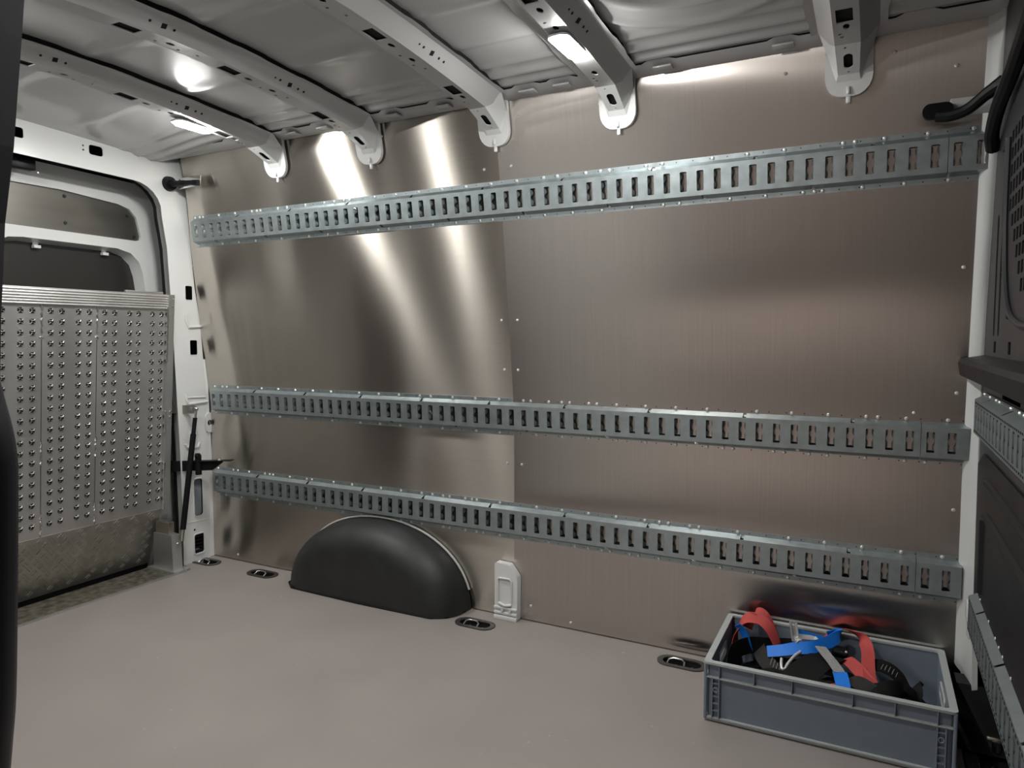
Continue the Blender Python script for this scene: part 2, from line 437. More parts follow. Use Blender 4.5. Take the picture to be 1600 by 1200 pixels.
b = bmesh.new(); cyl(b, (-.012, -.0105, .036), (-.012, -.0145, .036), .005, .005, 8); cyl(b, (.020, -.0105, .035), (.020, -.0145, .035), .005, .005, 8); each(finish, 'rivet', b, WHITE, t)

# ------------------------------------------------------------------ WHEEL ARCH
t = tag(empty('wheel_arch_cover', (.905, 0, 0)), 'black plastic wheel arch dome bulging from the steel wall', 'wheel arch')
b = bmesh.new()
NA = 40; HW, HH, R = .428, .306, .112
secs = []
for y, off in [(.022, 0), (-.005, .001), (-.025, .003)]+[(-.025-R*math.sin(a), .003+R*(1-math.cos(a))*1.0) for a in [PI/2*k/9 for k in range(1, 10)]]:
    ring = []
    for k in range(NA+1):
        a = PI*k/NA; c, s_ = math.cos(a), math.sin(a)
        w, h = HW-off, HH-off
        ex = .95
        x = -w*(abs(c)**ex)*(1 if c > 0 else -1); z = h*(abs(s_)**.95)
        ring.append(b.verts.new((x, y, max(z, 0))))
    secs.append(ring)
for A, B in zip(secs, secs[1:]):
    for k in range(NA): b.faces.new((A[k], A[k+1], B[k+1], B[k]))
last = secs[-1]
prev = last
for sc_ in (.8, .55, .3):
    ring = [b.verts.new((v.co.x*sc_, v.co.y-.004*(1-sc_), v.co.z*sc_)) for v in last]
    for k in range(NA): b.faces.new((prev[k], prev[k+1], ring[k+1], ring[k]))
    prev = ring
cv = b.verts.new((0, last[0].co.y-.004, 0))
for k in range(NA): b.faces.new((prev[k], prev[k+1], cv))
bmesh.ops.recalc_face_normals(b, faces=b.faces)
finish('dome', b, ARCHM, t, True, ang=60)
b = bmesh.new()
pts = []
for k in range(6, NA-2):
    a = PI*k/NA; c, s_ = math.cos(a), math.sin(a)
    pts.append((-(HW+.006)*(abs(c)**.95)*(1 if c > 0 else -1), .015, (HH+.006)*(abs(s_)**.95)))
tube(b, pts, .0045, 6); finish('edge_bead', b, SEALANT, t, True)
b = bmesh.new(); tube(b, [(-.425, .02, .004), (-.428, -.03, .004), (-.415, -.09, .004), (-.36, -.133, .004), (0, -.142, .004), (.34, -.135, .004), (.395, -.10, .004), (.425, -.02, .004)], .004, 6); finish('floor_seal', b, RUBBER, t, True)

# ------------------------------------------------------------------ LASHING RAILS
PITCH = .0508
def rail_mesh(n, x_start, x_end, first, notch0, width=.137):
    """hat-section rail with slots; local x along, y out of the wall (towards -y world), z up. Returns bm"""
    bm = bmesh.new()
    hw = width/2; web = .0435; fl = .0545; D = .024
    f = lambda a, b_, c: V((a, -c, b_))
    holes = []; slots = []
    for k in range(n):
        xl = first+k*PITCH
        if xl < x_start+.004 or xl+.021 > x_end-.004: continue
        holes.append(rrect(xl, -.0295, xl+.0205, .0295, .003, 2)); slots.append(xl)
    plate(bm, [(x_start, -web), (x_end, -web), (x_end, web), (x_start, web)], holes, D, D-.0025, f)
    # folded lips inside every slot
    for xl in slots:
        for xs, sgn in ((xl, 1), (xl+.0205, -1)):
            prof = [(-.0265, .004), (-.024, .013), (-.012, .014), (-.006, .006), (0, .003), (.006, .006), (.012, .014), (.024, .013), (.0265, .004)]
            top = [bm.verts.new((xs, -(D-.001), z)) for z, d in prof]
            bot = [bm.verts.new((xs+sgn*.0052*max(0, (d-.004)/.010), -(D-d), z)) for z, d in prof]
            for i in range(len(prof)-1): bm.faces.new((top[i], top[i+1], bot[i+1], bot[i]))
        for zz in (-.0295, .0295):
            bm.faces.new([bm.verts.new(p) for p in ((xl, -D, zz), (xl+.0205, -D, zz), (xl+.0205, -D+.004, zz), (xl, -D+.004, zz))])
    # flanges and sloped shoulders, interrupted by punched notches
    for sgn in (1, -1):
        xs = [x_start]; cuts = []
        x = notch0[0 if sgn > 0 else 1]
        while x < x_end-.02:
            if x > x_start+.01: cuts.append(x)
            x += 6*PITCH
        segs = []; a = x_start
        for c in cuts: segs.append((a, c-.005)); a = c+.005
        segs.append((a, x_end))
        for a, b_ in segs:
            q = [bm.verts.new(p) for p in ((a, -D, sgn*web), (b_, -D, sgn*web), (b_, -.004, sgn*fl), (a, -.004, sgn*fl))]
            bm.faces.new(q if sgn > 0 else q[::-1])
        for c in cuts:      # the notch floor sits back
            q = [bm.verts.new(p) for p in ((c-.005, -.006, sgn*web), (c+.005, -.006, sgn*web), (c+.005, -.002, sgn*fl), (c-.005, -.002, sgn*fl))]
            bm.faces.new(q if sgn > 0 else q[::-1])
        lo, hi = (fl, hw) if sgn > 0 else (-hw, -fl)
        plate(bm, [(x_start, lo), (x_end, lo), (x_end, hi), (x_start, hi)], [], .004, .001, f)
    return bm

def lashing_rail(z, x0, x1, first, n, joint, label, seedv, m=GALV, notch=(.27, .12)):
    rot = math.atan(-wslope(z))
    t = tag(empty('lashing_rail', (0, wy(z), z), (rot, 0, 0)), label, 'lashing rail', 'slotted lashing rails on the steel wall')
    t.rotation_euler = (-math.atan(wslope(z)) if False else math.atan(-wslope(z)), 0, 0)
    bmm = rail_mesh(n, x0, joint, first, (first+notch[0], first+notch[1])); s1 = finish('rail_section', bmm, m, t, True, ang=20)
    bmm = rail_mesh(n, joint+.0015, x1, first, (first+9, first+9)); s2 = finish('rail_section', bmm, m, t, True, ang=20)
    rnd = random.Random(seedv)
    b = bmesh.new()
    for sgn in (1, -1):
        x = x0+.012
        while x < x1-.008:
            dome(b, (x, -.004, sgn*.0615), (0, -1, 0), .0060, .0045)
            if rnd.random() < .22: dome(b, (min(x+.03, x1-.01), -.004, sgn*.0615), (0, -1, 0), .0060, .0045)
            x += PITCH*rnd.choice((1, 2, 2, 2, 2, 3))
    finish('rivets', b, SCREW, t, True, 'stuff')
    b = bmesh.new()
    for sgn in (1, -1):
        k = 0
        while first+k*PITCH+.036 < x1-.01:
            cyl(b, (first+k*PITCH+.036, -.0042, sgn*.0615), (first+k*PITCH+.036, -.0046, sgn*.0615), .0018, .0018, 6); k += 1
    finish('punched_holes', b, DARKGAP, t, False, 'stuff')
    return t
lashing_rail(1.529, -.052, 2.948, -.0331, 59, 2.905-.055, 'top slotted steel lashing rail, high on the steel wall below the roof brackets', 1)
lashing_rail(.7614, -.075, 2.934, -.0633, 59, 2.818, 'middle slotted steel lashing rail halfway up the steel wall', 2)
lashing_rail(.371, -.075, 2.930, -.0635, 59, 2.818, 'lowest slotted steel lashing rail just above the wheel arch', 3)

# ------------------------------------------------------------------ ROOF
def zroof(y): return 1.890-.030*(abs(y+.95)/.70)**1.6
def sstep(a, b_, v):
    v = max(0, min(1, (v-a)/(b_-a))); return v*v*(3-2*v)
BX = [.505, .986, 1.522, 1.962, 2.612]
def rib(x, y, xa, xb, yc, w, h):
    return h*sstep(xa, xa+.05, x)*(1-sstep(xb-.05, xb, x))*math.exp(-((y-yc)/w)**2)
def froof(s, tt):
    x = -.125+3.13*s; y = -1.74+1.545*tt
    z = zroof(y)-.035*(1-sstep(-.115, .33, x))
    for yc in (-.245, -.305): z -= .009*math.exp(-((y-yc)/.016)**2)
    z -= .004*math.exp(-((y+.37)/.012)**2)
    for xa, xb in ((1.58, 1.90),):
        for yc in (-.52, -.72, -.92, -1.12): z -= rib(x, y, xa, xb, yc, .020, .007)
    for xa, xb in ((.56, .94), (1.05, 1.47), (-.05, .44)):
        for yc in (-.62, -.95, -1.28): z -= rib(x, y, xa, xb, yc, .028, .006)
    r = math.hypot((x-2.29)/.20, (y+.66)/.16)
    z += .011*(sstep(1.12, .98, r) if False else (1-sstep(.9, 1.1, r)))-.006*math.exp(-((r-1.12)/.05)**2)
    z -= .006*math.exp(-((math.hypot((x-2.29)/.28, (y+.62)/.235)-1)/.04)**2)
    return V((x, y, z))
bm = bmesh.new(); grid(bm, 180, 130, froof)
ceiling = struct(finish('ceiling', bm, WHITE_SHADE, None, True, ang=180))
bm = bmesh.new(); box(bm, (-.5, -1.9, 1.97), (3.3, .15, 1.99)); finish('outer_roof', bm, DARKGAP, ceiling)

def zb(y): return 1.842-.044*(abs(y+.95)/.70)**1.6
GB = 'painted cross beams under the roof'
def beam(bx, label, hw=.030, fw=.070, hh=.058, lampside=None):
    t = tag(empty('roof_beam', (bx, -.2, 1.78)), label, 'roof beam', GB)
    T = Matrix.Translation(-t.location)
    def add(nm, b, m, par=t, smooth=False):
        o = finish(nm, b, m, par, smooth); o.matrix_parent_inverse = T if par == t else Matrix.Identity(4); return o
    # channel: bottom face with punched holes, two flared sides, two flanges under the roof skin
    b = bmesh.new()
    holes = []
    def slot(y0, y1, x0, x1, r): holes.append(rrect(y0, x0, y1, x1, r, 3))
    for y0, y1 in ((-.42, -.355), (-.80, -.735), (-1.12, -1.055)): 
        if not (lampside and y0 > -.45): slot(y0, y1, -.021, .016, .002)
    for yy in (-.285, -.30, -.325, -.545, -.575, -.64, -.69, -.88, -.93, -1.0): holes.append(circ(yy, -.006+.010*math.sin(yy*90), .0045, 8))
    for yy in (-.335, -.605, -.70, -.965): holes.append(circ(yy, .0, .013, 10, .008))
    plate(b, [(-1.70, -hw)] + [(y, -hw) for y in [-1.6+.1*i for i in range(14)]] + [(-.235, -hw), (-.235, hw)] + [(y, hw) for y in [-1.6+.1*i for i in range(13, -1, -1)]] + [(-1.70, hw)], holes, 0, .003, lambda a, c, d: V((bx+c, a, zb(a)+d)))
    add('bottom_web', b, WHITE_SHADE)
    b = bmesh.new(); plate(b, [(y, -hw*.9) for y in [-1.68+.1*i for i in range(15)]]+[(y, hw*.9) for y in [-1.68+.1*i for i in range(14, -1, -1)]], [], .007, .009, lambda a, c, d: V((bx+c, a, zb(a)+d))); add('channel_shade', b, DARKGAP)  # black strip added as the shade seen through the web slots
    for sgn in (1, -1):
        b = bmesh.new()
        def fs(s, tt):
            y = -1.70+1.48*s
            wob = .004*(1 if math.sin(y*26+bx*9) > .3 else 0)
            dx = hw+(fw-hw)*min(tt/.72, 1) if tt <= .72 else fw+(tt-.72)/.28*(.020+wob)
            dz = (zroof(y)-.013-zb(y))*min(tt/.72, 1) + (0.0 if tt <= .72 else -.003*(tt-.72)/.28)
            return V((bx+sgn*dx, y, zb(y)+dz))
        grid(b, 60, 8, fs)
        if sgn > 0: bmesh.ops.reverse_faces(b, faces=b.faces)
        add('side_flange', b, WHITE_SHADE, smooth=True)
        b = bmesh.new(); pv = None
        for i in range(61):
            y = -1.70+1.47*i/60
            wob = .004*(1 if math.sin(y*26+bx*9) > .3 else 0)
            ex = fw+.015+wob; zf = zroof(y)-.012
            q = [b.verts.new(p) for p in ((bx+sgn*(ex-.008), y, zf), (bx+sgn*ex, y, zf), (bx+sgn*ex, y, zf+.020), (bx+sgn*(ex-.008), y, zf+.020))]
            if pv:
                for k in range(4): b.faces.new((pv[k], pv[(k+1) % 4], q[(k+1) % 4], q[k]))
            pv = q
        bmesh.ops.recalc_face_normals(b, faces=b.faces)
        add('gap_bead', b, RUBBER)  # black strip drawing the shadow gap and sealant along the flange edge
    # holes on the flank that faces the front of the van
    b = bmesh.new()
    for yy, rr in ((-.52, .004), (-.545, .004), (-.58, .010), (-.62, .004), (-.64, .003), (-.99, .004), (-1.02, .010), (-1.06, .004)):
        hq = zroof(yy)-.013-zb(yy); z0 = zb(yy)+hq*.5; xx = bx+hw+(fw-hw)*.5
        nrm = V((hq, 0, -(fw-hw))).normalized()
        cyl(b, V((xx, yy, z0))+nrm*.0006, V((xx, yy, z0))-nrm*.004, rr, rr, 4 if rr > .005 else 8)
    add('flank_holes', b, DARKGAP)['kind'] = 'stuff'
    # end bracket: rounded plate on the wall, tapered nose with a slot, small tongue
    br = bmesh.new()
    zt, zbm = 1.852, 1.704
    def fp(a, z, c): return V((bx+a, wy(z)-.012-c, z))
    W2 = .059
    ol = [(-W2, zt), (-W2, zbm+.05)] + [(-W2+.045*(1-math.cos(a)), zbm+.05-.05*math.sin(a)) for a in [PI/2*k/5 for k in range(1, 6)]] + [(W2-.045*(1-math.cos(a)), zbm+.05-.05*math.sin(a)) for a in [PI/2*k/5 for k in range(5, -1, -1)]] + [(W2, zt)]
    mid = []
    plate(br, ol, [], .008, -.004, fp)
    bmesh.ops.bevel(br, geom=[e for e in br.edges if len(e.link_faces) == 2 and e.calc_face_angle(0) > 1], offset=.003, segments=2, affect='EDGES')
    p = add('end_bracket', br, WHITE, smooth=True)
    ns = bmesh.new()
    yA, zA = -.245, zb(-.245)          # joins the beam
    zB = 1.756; yB = wy(zB)-.028
    L = V((0, yB-yA, zB-zA)); ln = L.length; L.normalize(); N_ = V((0, -L.z, L.y)); N_ = -N_ if N_.z > 0 else N_
    def fn(a, s, c): return V((bx+a, yA, zA))+L*s-N_*c
    plate(ns, [(-hw, -.02), (-hw, 0), (-.026, ln), (.026, ln), (hw, 0), (hw, -.02)], [[(x_, y_) for x_, y_ in rrect(-.011, ln*.32, .011, ln*.80, .0108, 5)], circ(0, ln*.92, .003, 6), circ(-.006, ln*.12, .0035, 6)], 0, .003, fn)
    for sgn in (1, -1):
        q = [V((bx+sgn*hw, yA, zA)), V((bx+sgn*.026, yB, zB)), V((bx+sgn*.030, wy(1.745)-.020, 1.742)), V((bx+sgn*.054, wy(1.81)-.018, 1.81)), V((bx+sgn*(fw), -.205, zroof(-.205)-.010))]
        vs = [ns.verts.new(v) for v in q]
        q5 = ns.verts.new(V((bx+sgn*(fw), yA, zroof(yA)-.008)))
        ns.faces.new((vs[0], vs[1], vs[2], vs[3])); ns.faces.new((vs[0], vs[3], vs[4], q5))
    vv = [ns.verts.new(v) for v in (V((bx-.026, yB, zB)), V((bx+.026, yB, zB)), V((bx+.030, wy(1.74)-.018, 1.738)), V((bx-.030, wy(1.74)-.018, 1.738)))]
    ns.faces.new(vv)
    bmesh.ops.recalc_face_normals(ns, faces=ns.faces)
    nose = add('beam_nose', ns, WHITE)
    vd = bmesh.new(); plate(vd, [(-.025, 0), (.025, 0), (.025, ln), (-.025, ln)], [], .010, .012, fn); add('nose_shade', vd, DARKGAP, nose)  # black plate added as the shade behind the nose slot
    tg = bmesh.new(); box(tg, (bx-.006, wy(1.70)-.020, 1.686), (bx+.006, wy(1.70)-.012, 1.718), .0035); box(tg, (bx-.004, wy(1.72)-.026, 1.708), (bx+.004, wy(1.72)-.018, 1.728), .003)
    add('locating_tongue', tg, WHITE, p, True)
    return t
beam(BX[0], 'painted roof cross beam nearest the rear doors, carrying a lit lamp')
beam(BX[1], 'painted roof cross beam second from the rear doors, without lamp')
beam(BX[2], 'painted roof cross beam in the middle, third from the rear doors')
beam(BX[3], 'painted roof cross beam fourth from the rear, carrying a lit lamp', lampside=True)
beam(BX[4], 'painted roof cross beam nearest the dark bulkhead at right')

def lamp(bx, y, label):
    z = zb(y)-.002
    t = tag(empty('ceiling_lamp', (bx, y, z)), label, 'lamp', 'roof lamps')
    b = bmesh.new(); plate(b, rrect(-.030, -.078, .030, .078, .020, 5), [], -.004, .002, lambda a, c, d: V((a, c, d))); finish('housing', b, WHITE, t)
    b = bmesh.new()
    R0 = rrect(-.027, -.072, .027, .072, .018, 5); R1 = rrect(-.021, -.066, .021, .066, .014, 5)
    A = [b.verts.new((x, q, -.004)) for x, q in R0]; B = [b.verts.new((x, q, -.012)) for x, q in R1]
    for k in range(len(A)): b.faces.new((A[k], A[(k+1) % len(A)], B[(k+1) % len(A)], B[k]))
    b.faces.new(B[::-1]); bmesh.ops.recalc_face_normals(b, faces=b.faces)
    finish('lens', b, LENS, t, True)
    return t
lamp(.480, -.497, 'lit roof lamp on the cross beam nearest the rear doors')
lamp(1.957, -.515, 'lit roof lamp on the fourth cross beam, top middle of the view')
lamp(.480, -1.35, 'lit roof lamp on the rear cross beam, on the side nearer the sliding door')
lamp(1.957, -1.35, 'lit roof lamp on the fourth cross beam, on the side nearer the sliding door')

# side rail between lining and roof skin
bm = bmesh.new()
def edge_w(x):
    d = min(abs(x-b_) for b_ in BX)
    return .012 if .12 < d < .20 else 0.0
NS = 150
prev = None
for i in range(NS+1):
    x = -.115+3.08*i/NS
    e = edge_w(x)
    P = [(x, wy(1.842)-.004, 1.843), (x, wy(1.842)-.016, 1.842), (x, -.190, 1.846), (x, -.212-e, 1.852+e*.3), (x, -.212-e, 1.855+e*.3)]
    cur = [bm.verts.new(p) for p in P]
    if prev:
        for a in range(4): bm.faces.new((prev[a], cur[a], cur[a+1], prev[a+1]))
    prev = cur
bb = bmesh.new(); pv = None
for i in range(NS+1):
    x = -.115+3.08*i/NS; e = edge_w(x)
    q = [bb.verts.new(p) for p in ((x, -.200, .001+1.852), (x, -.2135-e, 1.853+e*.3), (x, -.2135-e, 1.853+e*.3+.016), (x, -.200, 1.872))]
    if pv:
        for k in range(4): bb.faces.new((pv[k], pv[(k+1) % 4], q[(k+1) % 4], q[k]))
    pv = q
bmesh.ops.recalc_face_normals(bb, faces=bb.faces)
trim2 = struct(finish('trim_2', bm, WHITE_SHADE, None, True, ang=50), 'painted roof side rail above the steel lining')
finish('gap_bead', bb, RUBBER, trim2)  # black strip drawing the shadow gap and sealant along the side rail
for bx0, bx1 in zip(BX, BX[1:]):
    for x in (bx0+.16, bx1-.16):
        b = bmesh.new(); box(b, (x-.028, -.212, 1.836), (x+.028, -.176, 1.843), .003); finish('clip_pad', b, WHITE_SHADE, trim2, True)

# ------------------------------------------------------------------ REAR FRAME, DOOR
rear = struct(empty('wall_left', (-.115, 0, 0)), 'white rear door frame of the van')
RI = Matrix.Translation(-rear.location)
def radd(nm, b, m, smooth=False, par=rear):
    o = finish(nm, b, m, par, smooth); o.matrix_parent_inverse = RI if par == rear else Matrix.Identity(4); return o
fr = lambda a, z, c: V((-.115+c, a, z))          # a = world y, c towards the front
# opening outline (visible corner and a mirrored one)
def opening(off):
    pts = [(-.142+off, -.02), (-.137+off, .2), (-.142+off, .55), (-.150+off, .8), (-.164+off, 1.2), (-.176+off, 1.45), (-.196+off, 1.58)]
    for k in range(1, 7):
        a = PI/2*k/6; pts.append((-.196-.13+.13*math.cos(a)+off*math.cos(a), 1.60+off*math.sin(a)*.8+.118*math.sin(a)))
    pts.append((-.55, 1.722+off*.8)); pts.append((-.90, 1.728+off*.8))
    return pts
OP = opening(0)
left = [(-1.80-y, z) for y, z in OP[::-1]]
inner = OP+left[1:]
outer = [(.004, -.02), (.012, .5), (.004, .83), (-.018, 1.134), (-.040, 1.28), (-.057, 1.484), (-.071, 1.714), (-.085, 1.850), (-.19, 1.866), (-.22, zroof(-.22)+.001), (-.35, zroof(-.35)), (-.5, zroof(-.5)), (-.7, zroof(-.7)), (-.95, zroof(-.95)), (-1.2, zroof(-1.2)), (-1.5, zroof(-1.5)), (-1.73, 1.846), (-1.78, 1.5), (-1.80, -.02)]
poly = inner+outer[::-1]
holes = [rrect(-.092, 1.223, -.052, 1.290, .008, 3), rrect(-.076, .970, -.034, 1.041, .008, 3),
         rrect(-.080, .212, -.028, .392, .016, 4), rrect(-.085, .034, -.028, .130, .012, 3), circ(-.078, .151, .006, 8),
         rrect(-.512, 1.784, -.455, 1.822, .010, 3), rrect(-.790, 1.784, -.755, 1.822, .008, 3), circ(-.535, 1.812, .004, 8), circ(-.535, 1.795, .004, 8)]
b = bmesh.new(); plate(b, poly, holes, 0, -.003, fr)
frame = radd('frame_face', b, WHITE)
# reveal running back to the seal
b = bmesh.new()
I0 = inner; I1 = opening(.026); I1 = I1+[(-1.80-y, z) for y, z in I1[::-1]][1:]
lp = [[(p[0], p[1], 0), ((p[0]*.6+q[0]*.4), (p[1]*.6+q[1]*.4), -.012), (q[0], q[1], -.075)] for p, q in zip(I0, I1)]
rows = [[b.verts.new(fr(y, z, c)) for y, z, c in r] for r in lp]
for A, B in zip(rows, rows[1:]):
    for k in range(2): b.faces.new((A[k], A[k+1], B[k+1], B[k]))
radd('reveal', b, WHITE, True)
# raised pressings of the pillar: soft embossed steps, side return onto the lining
b = bmesh.new()
for y0, y1, z0, z1 in ((-.092, .010, 1.10, 1.155), (-.105, .010, .745, .79)):
    tube(b, [fr(y0, z1, .001), fr(y0, (z0+z1)/2, .003), fr(y0+.012, z0, .003), fr(y1, z0+.004, .001)], .006, 8)
tube(b, [fr(-.10, .775, .001), fr(.0, .772, .001)], .004, 8)
tube(b, [fr(-.115, .560, .001), fr(-.108, .545, .003), fr(-.05, .540, .003), fr(-.04, .56, .001)], .005, 8)
tube(b, [fr(-.052, 1.384, .0), fr(.0, 1.380, .0)], .0016, 6)
tube(b, [fr(-.128, .194, .0), fr(.010, .186, .0)], .0022, 6)
each(radd, 'pressing', b, WHITE, True)
b = bmesh.new()
for a0, a1, z0, z1, r in ((-.080, -.028, .212, .392, .016), (-.085, -.028, .034, .130, .012)):
    tube(b, [fr(y, z, .001) for y, z in rrect(a0, z0, a1, z1, r, 4)], .0035, 6, True)
for a0, a1, z0, z1, r in ((-.092, -.052, 1.223, 1.290, .008), (-.076, -.034, .970, 1.041, .008)):
    tube(b, [fr(y, z, .0) for y, z in rrect(a0, z0, a1, z1, r, 4)], .0022, 6, True)
each(radd, 'hole_edge', b, WHITE, True)
b = bmesh.new(); plate(b, rrect(-.079, .214, -.029, .390, .014, 4), [], -.010, -.014, fr); radd('lamp_recess', b, GREYLENS)['label'] = 'frosted grey lamp lens'
b = bmesh.new(); plate(b, rrect(-.083, .036, -.030, .128, .010, 3), [rrect(-.076, z-.0045, -.037, z+.0045, .004, 2) for z in (.055, .072, .089, .106)], -.004, -.010, fr); radd('vent_grille', b, BLACKP)['label'] = 'black slotted vent'
b = bmesh.new(); plate(b, [(-1.8, -.05), (.1, -.05), (.1, 1.9), (-1.8, 1.9)], [[(-1.69, .0), (-.10, .0), (-.10, 1.75), (-1.69, 1.75)]], -.26, -.27, fr); radd('frame_inside', b, DARKGAP)
# the ear with a hole on the pillar edge
b = bmesh.new(); plate(b, rrect(-.005, .602, .048, .695, .018, 4), [circ(.016, .648, .012, 14, .014)], .008, .002, fr); radd('eyelet_ear', b, WHITE)
b = bmesh.new(); plate(b, circ(.016, .648, .013, 14, .015), [], .0035, .0025, fr); radd('eyelet_hole', b, DARKGAP)
b = bmesh.new()
pts = [(.004, .002), (.012, .5), (.004, .83), (-.005, .95)]
A = [b.verts.new(fr(y, z, 0)) for y, z in pts]; B = [b.verts.new(fr(wy(z)-.0005, z, .004)) for y, z in pts]
for k in range(3): b.faces.new((A[k], A[k+1], B[k+1], B[k]))
radd('pillar_return', b, WHITE)

# door seal
b = bmesh.new()
P = opening(.034); P = P+[(-1.80-y, z) for y, z in P[::-1]][1:]
tube(b, spline([(-.186, y-.008, z-.004) for y, z in P], 3), .0105, 8); radd('door_seal', b, RUBBER, True)['label'] = 'black rubber door seal'

# rear door leaf
door = struct(empty('door_1', (-.25, -.5, 0)), 'white rear door with covered upper window')
DI = Matrix.Translation(-door.location)
fd = lambda a, z, c: V((-.31+c, a*1.0203+.0461, z*1.0203-.0214))
def dadd(nm, b, m, smooth=False, par=None):
    o = finish(nm, b, m, par or door, smooth)
    o.matrix_parent_inverse = Matrix.Identity(4) if par else DI; return o
upw = [(-.90, 1.648), (-.55, 1.650), (-.31, 1.632), (-.258, 1.618), (-.226, 1.585), (-.206, 1.505), (-.210, 1.488), (-.232, 1.482), (-.50, 1.484), (-.90, 1.486)]
low = [(-.800, 1.0), (-.800, 1.38), (-.788, 1.418), (-.755, 1.437), (-.70, 1.442), (-.32, 1.440), (-.258, 1.425), (-.220, 1.390), (-.203, 1.34), (-.192, 1.25), (-.188, 1.0)]
b = bmesh.new(); plate(b, [(-.06, .02), (-.06, 1.73), (-.92, 1.75), (-.92, .02)], [upw, low], 0, -.02, fd)
bmesh.ops.bevel(b, geom=[e for e in b.edges if len(e.link_faces) == 2 and e.calc_face_angle(0) > 1.2 and abs(e.verts[0].co.x+.31) < 1e-4 and abs(e.verts[1].co.x+.31) < 1e-4], offset=.006, segments=3, affect='EDGES')
dadd('door_panel', b, WHITE, True)
b = bmesh.new()
rows = []
for y, z in low: 
    cy, cz = -.5, 1.2
    rows.append([b.verts.new(fd(y, z, -.002)), b.verts.new(fd(y+(.018 if y < -.7 else -.012 if y > -.3 else 0), z-(.012 if z > 1.3 else 0), -.055))])
for A, B in zip(rows, rows[1:]): b.faces.new((A[0], A[1], B[1], B[0]))
dadd('window_reveal', b, WHITE, True)
b = bmesh.new(); plate(b, [(-.92, 1.46), (-.19, 1.46), (-.19, 1.67), (-.92, 1.67)], [], -.012, -.016, fd); cover = dadd('cover_plate', b, COVER); cover['label'] = 'grey metal plate closing the upper window'
b = bmesh.new()
for y, z in ((-.53, 1.628), (-.262, 1.588), (-.53, 1.520), (-.232, 1.500), (-.80, 1.628), (-.80, 1.520)): cyl(b, fd(y, z, -.012), fd(y, z, -.008), .008, .006, 10)
each(dadd, 'plate_screw', b, BULK, False, cover)
b = bmesh.new(); plate(b, [(-.85, .95), (-.17, .95), (-.17, 1.46), (-.85, 1.46)], [], -.055, -.060, fd); dadd('window_pane', b, GLASSD)['label'] = 'dark lower window pane'
b = bmesh.new(); plate(b, [(-.92, .0), (-.22, .0), (-.22, .12), (-.92, .12)], [], .012, .002, fd); dadd('lower_trim', b, RUBBER)
for y in (-.632, -.352):
    b = bmesh.new(); box(b, fd(y-.013, 1.408, -.050), fd(y+.013, 1.420, -.030), .001); box(b, fd(y-.010, 1.418, -.050), fd(y+.010, 1.436, -.045)); dadd('pane_clip', b, WHITE)
t = tag(empty('door_latch', (-.20, -.72, 1.71)), 'black latch box at the top edge of the white rear door', 'latch')
b = bmesh.new(); box(b, (-.03, -.05, -.018), (.012, .045, .024), .004); finish('latch_housing', b, BLACKP, t, True)
b = bmesh.new()
for y in (-.052, .050): dome(b, (.012, y, -.024), (1, 0, 0), .005, .004)
each(finish, 'latch_screw', b, SCREW, t, True)

# swivelling handle on the rear pillar
t = tag(empty('interior_hook', (-.113, -.160, 1.733)), 'black hook lever on the white rear pillar, beside the header', 'hook')
b = bmesh.new(); cyl(b, (0, .0, 0), (.018, 0, 0), .033, .029, 20); finish('round_base', b, BLACKP, t, True)
b = bmesh.new(); tube(b, spline([(.012, .0, 0), (.060, .004, -.004), (.120, .006, -.006), (.185, .006, -.012)], 5), [.016]*3+[.013]*6+[.011]*4+[.013]*3, 10); finish('lever', b, BLACKP, t, True)
b = bmesh.new(); box(b, (.050, .012, -.026), (.190, .017, .022), .003); finish('lever_plate', b, CHROME, t, True)
# the same kind of hook at the bulkhead
t = tag(empty('interior_hook', (2.935, -.245, 1.635)), 'black curved hook arm with flat paddle above the top rail, at the dark bulkhead', 'hook')
b = bmesh.new()
P = spline([(.012, -.01, .010), (-.02, .008, -.006), (-.055, .03, -.030), (-.090, .045, -.037), (-.118, .055, -.032)], 6)
tube(b, P, [.020, .019, .018, .017, .016, .0155, .015]+[.014]*(len(P)-7), 10); finish('arm', b, BLACKP, t, True)
b = bmesh.new(); plate(b, rrect(-.150, -.038, -.083, .000, .017, 5), [], 0, .012, lambda a, z, c: V((a, .062-c, z))); finish('paddle', b, BLACKP, t, True)
b = bmesh.new(); box(b, (-.090, .066, -.034), (.005, .072, .010), .002); finish('mounting_plate', b, TRIMG, t)

# ------------------------------------------------------------------ LOADING RAMP folded up in the rear opening
B0 = V((-.190, -.165, .270)); T0 = V((-.106, -.165, 1.242))
upv = (T0-B0); RL = upv.length; upv.normalize(); acr = V((0, -1, 0)); nor = V((upv.z, 0, -upv.x))
ramp = tag(empty('loading_ramp', (-.218, -.145, 0)), 'folded aluminium loading ramp with studded deck, standing in the rear doorway', 'ramp')
PI_ = Matrix.Translation(-ramp.location)
def padd(nm, b, m, smooth=False, kind=None, par=ramp):
    o = finish(nm, b, m, par, smooth, kind); o.matrix_parent_inverse = PI_ if par == ramp else Matrix.Identity(4); return o
fr_ = lambda a, s, c: B0+acr*a+upv*s+nor*c
cols_all = [.050, .094, .159, .200, .266, .308, .372, .415, .479, .521, .587, .629, .691, .735, .80, .843]
decks = [(.031, .3385), (.3415, .5525), (.5555, .767), (.770, .984)]
deck_top = RL-.066
